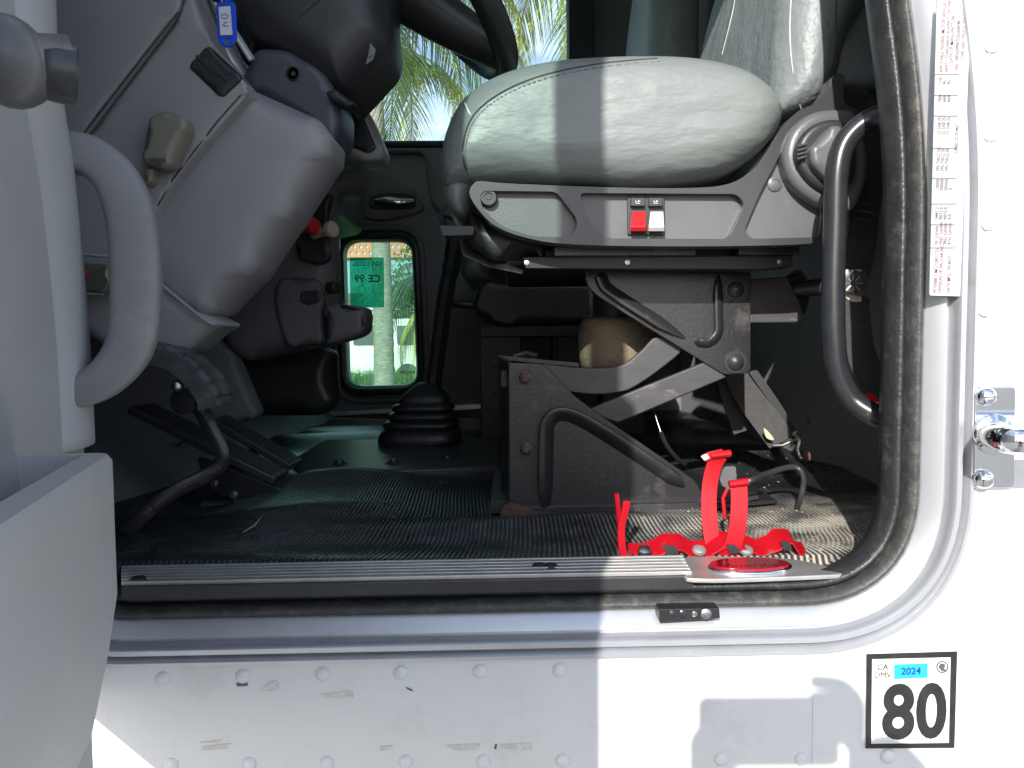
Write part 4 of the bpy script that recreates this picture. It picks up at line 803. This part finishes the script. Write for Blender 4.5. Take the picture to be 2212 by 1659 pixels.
for sy in (-1, 1):
    g = G(); e = cw + (u * .55 + vv * .83 * sy).normalized() * .222
    g.tube(cr([hub + u * .03 + vv * .03 * sy, hub + (e - hub) * .5 + nw * .012, e], 6, False), [(.012, .026)] * 13, 12, sq=nw); obj('spoke', g, M['blk'], sw_, ang=60)
g = G(); g.tube([hub + nw * .02, P(760, 60, 1.26)], [.035, .055], 20); obj('shaft_cover', g, M['blk'], sc_)

# key with blue tag
kt = thing('key_tag', 'bright blue plastic key tag with a white paper insert', 'key tag', P(488, 0, 1.0))
tg = rnd([(466, 8), (478, -2), (498, -2), (508, 8), (512, 84), (500, 101), (482, 102), (470, 88)], [10, 8, 8, 10, 14, 10, 10, 14])
g = G(); g.plate(tg, 1.0, .003, [ell(482, 5, 4, 4, 12), ell(490, 89, 6.5, 6.5, 14)]); tb_ = obj('tag', g, M['blue'], kt, bevel=.0008)
g = G(); g.plate([(472, 15), (497, 13), (502, 75), (476, 76)], .9985, .001); ins = obj('insert', g, M['paper'], kt)
g = G(); dn = (P(490, 70, .998) - P(487, 20, .998)); upv = Vector((1, 0, .05))
hand = mat('pen_ink', (.06, .07, .28), .5)
c0 = P(485, 35, .9978); g.tube([c0 + Vector((.0045 * cos(a), 0, .0028 * sin(a))) for a in [2 * pi * i / 16 for i in range(16)]], .00035, 5, closed=True)
g.tube([P(491, 47, .9978), P(484, 49, .9978), P(485, 57, .9978)], .00035, 5); g.tube([P(480, 53, .9978), P(493, 57, .9978)], .00035, 5)
obj('handwriting', g, hand, ins)
g = G(); kr = P(482, -2, 1.0); g.tube([kr + Vector((0, .008 * cos(a), .010 * sin(a) + .004)) for a in [2 * pi * i / 20 for i in range(20)]], .0008, 6, closed=True); obj('key_ring', g, M['chrome'], kt)
g = G(); g.plate(rnd([(440, -60), (490, -60), (492, -8), (470, 2), (450, -4)], 8), 1.01, .01); obj('key_fob', g, M['dark'], kt, bevel=.002)

# ------------------------------------------------------------ grab handle inside the opening, seat belt
gh = thing('grab_handle', 'black bent tube grab handle beside the door opening', 'grab handle', P(1800, 600, .87))
pp = cr([P(1965, 236, .845), P(1925, 244, .855), P(1872, 264, .87), P(1826, 308, .875), P(1808, 370, .875), P(1804, 480, .875), P(1800, 620, .875), P(1802, 740, .875), P(1812, 810, .875), P(1840, 862, .872), P(1880, 892, .862), P(1925, 908, .855), P(1965, 914, .845)], 8, False)
g = G(); g.tube(pp, .0132, 20); obj('tube', g, mat('glossy_black', (.022, .024, .028), .28, var=.2, vs=60, col2=(.25, .25, .25), m0=.70, m1=.76, ms=60), gh, ang=0)
for x, y in ((1938, 240), (1930, 908)):
    g = G(); g.tube([P(x - 8, y, .853), P(x + 30, y, .845)], .0138, 20); obj('end_sleeve', g, M['dark'], gh)
bl = thing('seat_belt', 'black woven seat belt bolted beside the door opening', 'seat belt', P(1845, 612, 1.0))
bp = cr([P(1905, 190, 1.08), P(1895, 330, 1.05), P(1872, 430, 1.03), P(1862, 520, 1.02), P(1848, 585, 1.01)], 8, False)
g = G(); g.strap(bp, (1, .3, 0), .046, .0022); obj('strap', g, M['belt'], bl)
g = G(); g.strap(cr([P(1850, 640, 1.0), P(1852, 700, .99), P(1862, 770, .98), P(1895, 840, .96), P(1940, 900, .93)], 8, False), (1, .2, 0), [.036 + .0005 * i for i in range(33)], .0025); obj('strap', g, M['belt'], bl)
g = G(); g.plate(rnd([(1822, 582), (1862, 582), (1862, 652), (1822, 652)], 4), .995, .004); an = obj('anchor_plate', g, M['whp'], bl, bevel=.001)
g = G(); g.lathe(P(1843, 612, .995), (0, -1, 0), [(.0185, 0), (.0185, .009), (.0165, .0105), (0, .0105)], 6); bt = obj('bolt', g, M['bolt'], an, ang=20)
g = G()
for k in range(8): a = 2 * pi * k / 8; c = P(1843, 612, .9842); g.tube([c + Vector((cos(a), 0, sin(a))) * .004, c + Vector((cos(a), 0, sin(a))) * .013], .0006, 5)
obj('head_marking', g, M['alu'], bt)
g = G(); a_, b_ = P(1844, 412, 1.012), P(1888, 470, 1.012)
for k in range(3): g.tube([P(1842 + k * 2, 436 + k * 18, 1.006), P(1888 - k * 2, 442 + k * 18, 1.006)], .0005, 5)
obj('stitching', g, M['stitch'], bl)
g = G(); g.plate([tuple(v) for v in cr([(1871, 856), (1880, 850), (1893, 858), (1898, 876), (1880, 872)], 4)], .93, .004); obj('red_tab', g, M['redp'], bl)
g = G(); g.tube(cr([P(1890, 872, .90), P(1905, 868, .89), P(1925, 870, .88)], 5, False), .0009, 6); obj('yellow_thread', g, M['yellow'], bl)
# lower tether on the floor
te = thing('tether_strap', 'black tether strap hooked to a floor anchor behind the near seat', 'strap', PZ(1735, 990, .01))
g = G(); g.strap(cr([P(1575, 760, 1.30), P(1615, 850, 1.28), P(1660, 915, 1.26), P(1690, 955, 1.24)], 6, False), (1, .1, .4), .05, .003); obj('webbing', g, M['belt'], te)
g = G(); g.strap(cr([P(1570, 800, 1.33), P(1590, 870, 1.32), P(1612, 930, 1.31)], 6, False), (1, .1, .25), .048, .003); obj('webbing', g, M['belt'], te)
g = G(); g.strap(cr([P(1625, 800, 1.28), P(1680, 880, 1.27), P(1728, 960, 1.26)], 6, False), (1, 0, .5), .014, .003); obj('thin_strap', g, M['dark'], te)
g = G(); g.tube([P(1668, 963, 1.22), P(1690, 962, 1.22), P(1722, 948, 1.22), P(1726, 945, 1.23)], .0025, 8); g.tube(cr([P(1716, 935, 1.22), P(1728, 950, 1.22), P(1724, 972, 1.22), P(1732, 990, 1.22)], 5, False), .0045, 8); obj('hook', g, M['bolt'], te)
g = G(); g.plate(rnd([(1735, 972), (1752, 978), (1752, 996), (1738, 994)], 5), 1.2, .012); obj('anchor', g, M['rust'], te, bevel=.002)
g = G(); g.plate([tuple(v) for v in cr([(1650, 925), (1662, 935), (1672, 950), (1656, 946)], 4)], 1.225, .004); obj('torn_label', g, M['cream'], te)

# ------------------------------------------------------------ red extinguisher bracket, black hose
eb = thing('extinguisher_bracket', 'empty red metal fire extinguisher bracket bolted beside the sill', 'bracket', PZ(1530, 1195, 0))
Yb = .884
def EB(x, y, dy=0): return P(x, y, Yb + dy)
g = G(); n_ = [(1360, 1200), (1400, 1198), (1425, 1186), (1438, 1177), (1470, 1177), (1490, 1191), (1520, 1193), (1545, 1178), (1560, 1172), (1600, 1175), (1640, 1190), (1672, 1178), (1682, 1165), (1706, 1165), (1722, 1190), (1740, 1196)]
pts = [EB(x, y - 6) for x, y in n_]; g.strap(pts, (0, 1, .35), .036, .0025); obj('base_strip', g, M['red'], eb, bevel=.0008)
for x, y, w2 in ((1448, 1187, 19), (1583, 1186, 16), (1698, 1179, 15)):
    g = G(); g.plate(rnd([(x - w2 + 3, y - 9), (x + w2 - 8, y - 8), (x + w2, y + 9), (x - w2 + 10, y + 11)], 3), Yb - .020, .002); obj('rubber_pad', g, M['blk'], eb)
def band(pp, wid, name, wd=(1, 0, 0), th=.0022): g = G(); g.strap(cr(pp, 6, False), wd, wid, th); return obj(name, g, M['red'], eb, bevel=.0006)
# tall curved straps
band([EB(1562, 1196, .0), EB(1540, 1170, .006), EB(1532, 1110, .02), EB(1533, 1050, .03), EB(1543, 1005, .032), EB(1556, 984, .03)], .0195, 'clamp_band')
band([EB(1560, 1204, -.012), EB(1583, 1180, -.014), EB(1594, 1130, -.012), EB(1597, 1085, -.006), EB(1596, 1048, .0)], .0205, 'clamp_band')
g = G(); g.tube([EB(1575, 1046, -.003), EB(1616, 1040, -.003)], .0045, 10); obj('hinge_barrel', g, M['red'], eb); g = G(); g.tube([EB(1535, 984, .028), EB(1578, 979, .028)], .0045, 10); obj('hinge_barrel', g, M['red'], eb)
band([EB(1520, 990, .03), EB(1535, 984, .028), EB(1562, 978, .028)], .010, 'latch_tab', (0, 0, 1))
g = G(); g.tube([EB(1572, 1055, .01), EB(1562, 1075, .01), EB(1566, 1120, .01)], .0025, 8); g.tube([EB(1604, 1050, .0), EB(1606, 1090, .0)], .0022, 8); obj('latch_wire', g, M['red'], eb)
g = G(); g.plate(rnd([(1514, 986), (1528, 980), (1534, 990), (1522, 996)], 3), Yb + .025, .003); obj('pull_tab', g, M['whp'], eb, bevel=.001)
band([EB(1352, 1204, -.004), EB(1344, 1180, -.002), EB(1338, 1130, .0), EB(1331, 1066, .004)], .006, 'fork_arm', (1, .4, 0), .0035)
band([EB(1352, 1204, -.012), EB(1344, 1185, -.012), EB(1342, 1140, -.012), EB(1350, 1105, -.012), EB(1354, 1082, -.012)], .009, 'fork_arm', (1, .3, 0), .0035)
for x, y in ((1392, 1190), (1510, 1190), (1612, 1190)): g = G(); g.lathe(EB(x, y, -.012), (0, -.5, 1), [(.0085, 0), (.0075, .003), (.004, .0045), (0, .0045)], 14); obj('screw', g, M['bolt'] if x < 1400 else M['alu2'], eb)
g = G(); g.plate(rnd([(1553, 1008), (1590, 1008), (1592, 1040), (1590, 1064), (1560, 1050), (1552, 1030)], 3), Yb + .05, .012); tag(obj('foam_block', g, M['shroud'], bevel=.002), 'small dark grey foam block behind the red bracket', 'block')
ho = tag(obj('black_hose', G().tube(cr([PZ(1588, 1052, .045), P(1620, 1038, 1.03), P(1660, 1022, 1.06), P(1700, 1010, 1.07), P(1725, 1012, 1.07), P(1736, 1034, 1.06), P(1732, 1066, 1.05), PZ(1722, 1098, .012)], 8, False), .0042, 10), M['blk']), 'thin black hose looping over the mat behind the red bracket', 'hose')

# ------------------------------------------------------------ outside fittings on the white panel
hb = thing('chrome_grab_bar', 'polished exterior grab bar on a bolted base plate', 'grab bar', P(2150, 945, .74))
g = G(); g.plate(rnd([(2106, 835), (2196, 833), (2192, 1055), (2102, 1056)], 12), .7435, .005); obj('base_plate', g, M['chrome'], hb, bevel=.002)
for x, y in ((2127, 856), (2122, 1034)): knob(x, y, .7435, [(.010, 0), (.0098, .003), (.0085, .007), (.005, .0095), (0, .0105)], 'chrome', hb, 'bolt')
g = G(); g.tube(cr([P(2146, 938, .744), P(2146, 940, .72), P(2156, 944, .69), P(2185, 950, .67), P(2240, 952, .665), P(2400, 952, .665), P(2600, 952, .665)], 8, False), .0135, 20); obj('bar', g, M['chrome'], hb, ang=0)
g = G(); g.lathe(P(2146, 938, .7435), (0, -1, 0), [(.021, 0), (.020, .003), (.0145, .006), (.0135, .010)], 28); obj('collar', g, M['chrome'], hb)

dc = thing('weight_decal', 'square black bordered decal with large number 80 on the white panel', 'decal', P(1970, 1512, .75))
DYp = .7478
g = G(); g.plate([(1872, 1413), (2068, 1407), (2062, 1616), (1870, 1617)], DYp, .0008); obj('backing', g, M['decal'], dc, smooth=False)
g = G(); g.plate([(1872, 1413), (2068, 1407), (2062, 1616), (1870, 1617)], DYp - .0004, .0003, [[(1884, 1424), (2054, 1420), (2050, 1605), (1882, 1607)]]); obj('border', g, M['ink'], dc, smooth=False)
xa = (P(2068, 1407, DYp) - P(1872, 1413, DYp)).normalized(); ya = Vector((0, 0, 1))
def dtx(s, x, y, h, m, name, **k):
    g = G(); text_geo(g, s, P(x, y, DYp - .001), xa, ya, h, 0, **k); return obj(name, g, M[m], dc, smooth=False)
px = .75 / F
dtx('8', 1940, 1592, 118 * px * 1.42, 'ink', 'numeral', align='CENTER', sx=.86, off=.03); dtx('0', 2011, 1590, 118 * px * 1.42, 'ink', 'numeral', align='CENTER', sx=.80, off=.03)
dtx('CA', 1907, 1447, 18 * px, 'ink', 'small_print', align='CENTER', off=.004); dtx('DMV', 1907, 1464, 18 * px, 'ink', 'small_print', align='CENTER', off=.0)
g = G(); g.plate([(1932, 1436), (2004, 1433), (2004, 1464), (1932, 1467)], DYp - .0008, .0004); obj('year_sticker', g, M['cyan'], dc, smooth=False)
g = G(); text_geo(g, '2024', P(1968, 1457, DYp - .0015), xa, ya, 22 * px, 0, align='CENTER', off=.02); obj('year', g, M['navy'], dc, smooth=False)
g = G(); g.plate(ell(2036, 1441, 13, 13, 26), DYp - .0008, .0003, [ell(2036, 1441, 10.5, 10.5, 20)]); g.plate([tuple(v) for v in cr([(2028, 1440), (2034, 1433), (2042, 1436), (2040, 1444), (2045, 1448), (2036, 1450), (2031, 1446)], 3)], DYp - .0008, .0003); obj('round_seal', g, M['faded'], dc, smooth=False)

lb = thing('certification_label', 'long faded white label printed sideways on the door frame', 'label', P(2050, 300, .75))
LY = .7465
g = G(); g.plate(rnd([(2024, 2), (2098, -20), (2074, 640), (2008, 638)], 4), LY, .0012); obj('paper', g, M['label'], lb, smooth=False)
def lt(s, fx, y0_, h=8.4, m='faded', k=1):   # fx 0..1 across the label, y0_ = start (lowest) px
    f = (y0_) / 640; xl = 2026 + (2009 - 2026) * f; xr = 2096 + (2074 - 2096) * f; x = xl + (xr - xl) * fx
    g = G(); text_geo(g, s, P(x, y0_, LY - .001), Vector((.028, 0, 1)), Vector((-1, 0, 0)), h * .75 / F * 1.25, 0, off=.002, sx=k); return g
G1, G2 = G(), G()
def mg(a, b): a.add(b.v, b.f)
for s, fx, y in [('PETERBILT MOTORS CO.', .22, 632), ('DIVISION OF PACCAR INC.', .38, 632), ('DATE MFG.', .66, 632), ('FR. GAWR', .22, 528), ('2ND. GAWR', .36, 528), ('3RD. GAWR', .50, 528), ('4TH. GAWR', .65, 528),
                 ('APPLICABLE FEDERAL MOTOR VEHICLE', .22, 156), ('SAFETY STANDARDS IN EFFECT ON THE', .38, 156), ('DATE OF MANUFACTURE', .52, 136), ('VIN', .70, 152), ('TYPE VEH. TRUCK TRACTOR', .88, 128)]:
    mg(G2, lt(s, fx, y, k=.78 if len(s) > 24 else .82))
for s, fx, y in [('10/2012', .66, 585), ('5443.2', .20, 474), ('9072.0', .34, 474), ('9072.0', .48, 474), ('0.0', .62, 474), ('12000', .20, 412), ('20000', .34, 412), ('20000', .48, 412), ('0', .62, 410), ('295/75R22.5G', .20, 370), ('295/75R22.5F', .34, 370), ('295/75R22.5F', .48, 370),
                 ('22.5X8.25', .20, 290), ('22.5X8.25', .34, 290), ('22.5X8.25', .48, 290), ('760', .20, 220), ('660', .34, 220), ('660', .48, 220), ('110', .20, 182), ('95', .34, 182), ('95', .48, 182), ('1XPVDP9X7DD208148', .70, 134), ('LABEL 22 01467', .76, 330)]:
    mg(G1, lt(s, fx, y, 8.2, k=.86 if len(s) > 8 else .95))
obj('printed_figures', G1, M['faded'], lb, smooth=False); obj('printed_headings', G2, M['pink'], lb, smooth=False)
g = G()
for y in (160, 205, 250, 320, 385, 440, 485, 535): g.tube([P(2020 - (y / 640) * 14, y, LY - .001), P(2076 - (y / 640) * 16, y, LY - .001)], .0003, 4)
obj('rule_lines', g, M['faded'], lb)
# dried tape and scuffs on the panel
tg_ = thing('tape_residue', 'beige scraps of old tape stuck along the lower white panel', 'tape residue', P(900, 1500, .75))
for pts in ([(560, 1488), (585, 1472), (600, 1470), (604, 1490), (575, 1494)], [(440, 1612), (500, 1606), (492, 1618), (430, 1622)], [(960, 1610), (1040, 1606), (1030, 1620), (985, 1622)], [(1080, 1608), (1150, 1605), (1150, 1620), (1082, 1618)], [(820, 1612), (848, 1610), (848, 1622), (820, 1622)], [(430, 1604), (480, 1598), (470, 1604)], [(690, 1500), (760, 1492), (764, 1508), (700, 1508)], [(1330, 1610), (1345, 1608), (1345, 1620), (1330, 1620)]):
    g = G(); g.plate(rnd(pts, 3, 3), .7512, .0006); obj('scrap', g, M['tape'], tg_, smooth=False)
for pts in ([(510, 1476), (535, 1475), (534, 1482), (512, 1483)], [(1069, 1608), (1074, 1608), (1072, 1619), (1068, 1618)], [(876, 1484), (890, 1490), (893, 1494), (880, 1489)]):
    g = G(); g.plate(pts, .7511, .0006); obj('dark_scuff', g, M['shroud'], tg_, smooth=False)

# ------------------------------------------------------------ the open driver's door, left foreground
dr = thing('driver_door', 'open grey plastic lined door in the left foreground with pull handle', 'door', (HX, HY, -.09))
def dpoly(name, tz, k0, k1, m, bev=.004, holes=(), parent=None):
    g = G(); g.poly([DT(t, k0, z) for t, z in tz], DN * (k1 - k0), [[DT(t, k0, z) for t, z in h] for h in holes]); return obj(name, g, M[m], parent or dr, bevel=bev)
W_D = .918
win = rnd([(.60, .84), (W_D - .078, .84), (W_D - .078, 1.40), (.60, 1.40)], .04)  # opening narrowed at the front so the skin shades dash and cushion front
dpoly('outer_skin', rnd([(0, -.095), (W_D, -.095), (W_D, 1.45), (0, 1.45)], .03), -.03, -.006, 'white', holes=[win])
g = G(); g.poly([DT(t, -.018, z) for t, z in rnd([(.59, .83), (W_D - .07, .83), (W_D - .07, 1.41), (.59, 1.41)], .04)], DN * .004); obj('window_pane', g, M['g_door'], dr)
g = G(); g.poly([Vector((-.62, .742, -.10)), Vector((-.4685, .742, -.10)), Vector((-.4685, .742, 1.46)), Vector((-.62, .742, 1.46))], (0, -.006, 0)); obj('sun_gap_plate', g, M['white'], dr)  # added plate closing the hinge gap, keeps a strip of sun off the dash
# inner lining: front edge follows the photographed line
fe = [PD(188, 950, .03), PD(176, 700, .03), PD(150, 450, .03), PD(122, 250, .03), PD(108, 0, .03)]
def tz(p): q = p - Vector((HX, HY, 0)); return (q.x * DD.x + q.y * DD.y, p.z)
f2 = [tz(p) for p in fe]
lo_ = [tz(PD(150, 1640, .03)), tz(PD(168, 1300, .03))]
lin = [(lo_[0][0], -.085)] + lo_ + f2 + [(f2[-1][0] + .01, .80), (W_D - .01, .80), (W_D - .01, -.085)]
dpoly('lining', lin, -.006, .028, 'doorp', .010)
# raised soft column near the front edge of the lining
g = G(); col = [(PD(70, -60, .03), .020), (PD(80, 150, .03), .020), (PD(120, 400, .03), .022), (PD(150, 700, .03), .024), (PD(165, 960, .03), .024)]
g.tube(cr([c - DN * .012 for c, r in col], 6, False), [(.026, .040)] * 25, 16, sq=DN); obj('moulded_ridge', g, M['doorp'], dr, ang=0)
# pull handle
kk = [(90, 331, 41), (165, 332, 42), (207, 346, 43), (252, 388, 46), (283, 465, 49), (294, 560, 50), (294, 670, 50), (280, 750, 47), (238, 808, 42), (188, 838, 39), (140, 848, 37)]
po = (PD(120, 352, .03) + PD(165, 858, .03)) / 2; hp = []; hr = []
for x, y, r in kk:     # the handle lies in an upright plane at right angles to the door
    d = ray(x, y); q = CAM + d * ((po - CAM).dot(DD) / d.dot(DD)); hp.append(q); hr.append(r * q.y / F)
ring = cr(hp, 7, False); rad = []
for i in range(len(ring)): f = i / 7; j = min(int(f), len(hr) - 2); rad.append(hr[j] * (1 - f + j) + hr[j + 1] * (f - j))
g = G(); n_ = 28; rings = []
for i, p in enumerate(ring):
    t = (ring[min(i + 1, len(ring) - 1)] - ring[max(i - 1, 0)]).normalized(); b_ = DD; a_ = t.cross(b_).normalized()
    rings.append([p + (a_ * abs(cos(q)) ** .5 * (1 if cos(q) > 0 else -1) * rad[i] + b_ * abs(sin(q)) ** .5 * (1 if sin(q) > 0 else -1) * .017) for q in [2 * pi * k_ / n_ for k_ in range(n_)]])
g.loft(rings); obj('pull_handle', g, M['doorh'], dr, ang=0)
# window crank with knob
dpc = PD(0, 130, .03); cq = CAM + ray(0, 130) * .50
def DK(px_, py_, dist): return CAM + ray(px_, py_) * dist
g = G(); g.lathe(DK(-40, 140, .52), (DK(60, 130, .52) - DK(-40, 140, .52)), [(.010, -.03), (.016, -.01), (.0195, 0), (.0228, .005), (.0245, .011), (.0242, .017), (.0222, .023), (.018, .028), (.013, .031), (.011, .045)], 48); obj('crank_boss', g, M['shroud'], dr, ang=0)
a, b = DK(48, 140, .52), DK(168, 166, .52); ax = b - a; ln_ = ax.length
g = G(); g.lathe(a, ax, [(.008, -.02), (.012, 0), (.012, ln_ * .2), (.0155, ln_ * .3), (.0165, ln_ * .6), (.0165, ln_ * .95), (.0145, ln_), (0, ln_)], 40); obj('crank_knob', g, M['rim_'], dr, ang=50)
g = G(); g.lathe(DK(54, 175, .507), (0, -1, 0), [(.002, 0), (.0012, .0008), (0, .001)], 10); obj('screw', g, M['cream'], dr)
# map pocket: lofted box with an open top
t0, t1 = .27, .86; KP = .090; zr = .178
def kz(z): return KP - .217 * max(0, .07 - z) - .25 * max(0, -.06 - z)
og, ig = [], []
rim_o = lambda k, z, e: rnd([(t0 - e, .02), (t0 - e, k), (t1, k), (t1, .02)], [.001, .018, .018, .001], 6)
rings = []
for z in (-.09, -.04, 0, .04, .08, .12, .16, zr - .004, zr):
    k = kz(z); kk_ = k - (.003 if z == zr else 0); rings.append([DT(t, q, z) for t, q in rim_o(kk_, z, 0)])
inn = rnd([(t0 + .010, .033), (t0 + .010, KP - .019), (t1 - .02, KP - .019), (t1 - .02, .033)], [.001, .006, .006, .001], 6)
rings += [[DT(t, q, z) for t, q in inn] for z in (zr, zr - .004, zr - .22)]
g = G(); n_ = len(rings[0]); g.loft(rings); obj('map_pocket', g, M['doorp'], dr, ang=45)

# ------------------------------------------------------------ the photographer behind the camera (throws the shadow on the panel)
pe = thing('person', 'person in dark shirt holding a phone in front of the open cab', 'person', (.1, -.5, -1.2))
def skin(name, nodes, edges, m, sub=2):
    me = bpy.data.meshes.new(name); me.from_pydata([n[0] for n in nodes], edges, []); me.materials.append(m)
    o = bpy.data.objects.new(name, me); C.objects.link(o); o.parent = pe; o.location = -pe.location
    md = o.modifiers.new('k', 'SKIN'); sv = me.skin_vertices[0].data
    for i, n in enumerate(nodes): sv[i].radius = (n[1], n[1] if len(n) < 3 else n[2])
    sv[0].use_root = True; s = o.modifiers.new('s', 'SUBSURF'); s.levels = sub; s.render_levels = sub; me.shade_smooth(); return o
bd_ = [((.12, -.50, -.38), .15, .11), ((.12, -.50, -.15), .14, .10), ((.12, -.48, .02), .17, .10), ((.12, -.47, .09), .06), ((.12, -.45, .15), .055), ((.12, -.43, .23), .085), ((.12, -.43, .30), .075),
       ((.30, -.47, .03), .055), ((.33, -.34, -.20), .045), ((.29, -.16, .06), .034), ((.180, -.055, .215), .046), ((.145, -.032, .25), .036),
       ((-.06, -.47, .03), .055), ((-.11, -.36, -.20), .045), ((-.02, -.08, -.03), .034), ((.0, -.04, .155), .024), ((.0, -.028, .195), .022),
       ((.22, -.50, -.45), .09), ((.23, -.48, -.78), .06), ((.23, -.50, -1.14), .045), ((.24, -.40, -1.17), .04),
       ((.02, -.50, -.45), .09), ((.01, -.48, -.78), .06), ((.01, -.50, -1.14), .045), ((.0, -.40, -1.17), .04)]
skin('body', bd_, [(0, 1), (1, 2), (2, 3), (3, 4), (4, 5), (5, 6), (2, 7), (7, 8), (8, 9), (9, 10), (10, 11), (2, 12), (12, 13), (13, 14), (14, 15), (15, 16), (0, 17), (17, 18), (18, 19), (19, 20), (0, 21), (21, 22), (22, 23), (23, 24)], M['skin'])
for j, (hx, sx) in enumerate(((.132, -1), (.0, 1))):
    for i in range(4):
        z = .284 - i * .017 if j == 0 else .24 - i * .016
        skin('finger', [((hx + .012 * -sx, -.03, z - .04), .010), ((hx + .018 * -sx, -.015, z), .0095), ((hx + .004 * -sx, -.004, z + .012), .009), ((hx + .03 * sx, -.003, z + .016 if j == 0 else z - .01), .0075)], [(0, 1), (1, 2), (2, 3)], M['skin'], 1)
skin('shirt', [((.12, -.50, -.36), .165, .125), ((.12, -.50, -.12), .155, .115), ((.12, -.48, .0), .185, .115), ((.30, -.47, .02), .07), ((.325, -.38, -.12), .062), ((-.06, -.47, .02), .07), ((-.10, -.39, -.12), .062)], [(0, 1), (1, 2), (2, 3), (3, 4), (2, 5), (5, 6)], M['cloth'])
skin('trousers', [((.12, -.50, -.36), .165, .125), ((.22, -.50, -.5), .10), ((.23, -.48, -.78), .075), ((.23, -.50, -1.1), .06), ((.02, -.50, -.5), .10), ((.01, -.48, -.78), .075), ((.01, -.50, -1.1), .06)], [(0, 1), (1, 2), (2, 3), (0, 4), (4, 5), (5, 6)], M['cloth'])
skin('hair', [((.12, -.46, .27), .085), ((.12, -.47, .32), .08)], [(0, 1)], M['hair'])
g = G(); rr_ = [Vector((x, -.012, z)) for x, z in rnd([(-.016, .290), (.131, .290), (.131, .217), (-.016, .217)], .010)]; g.poly(rr_, (0, -.008, 0)); tag(obj('mobile_phone', g, M['phone'], bevel=.0015), 'dark phone held up behind the view by both hands', 'phone')
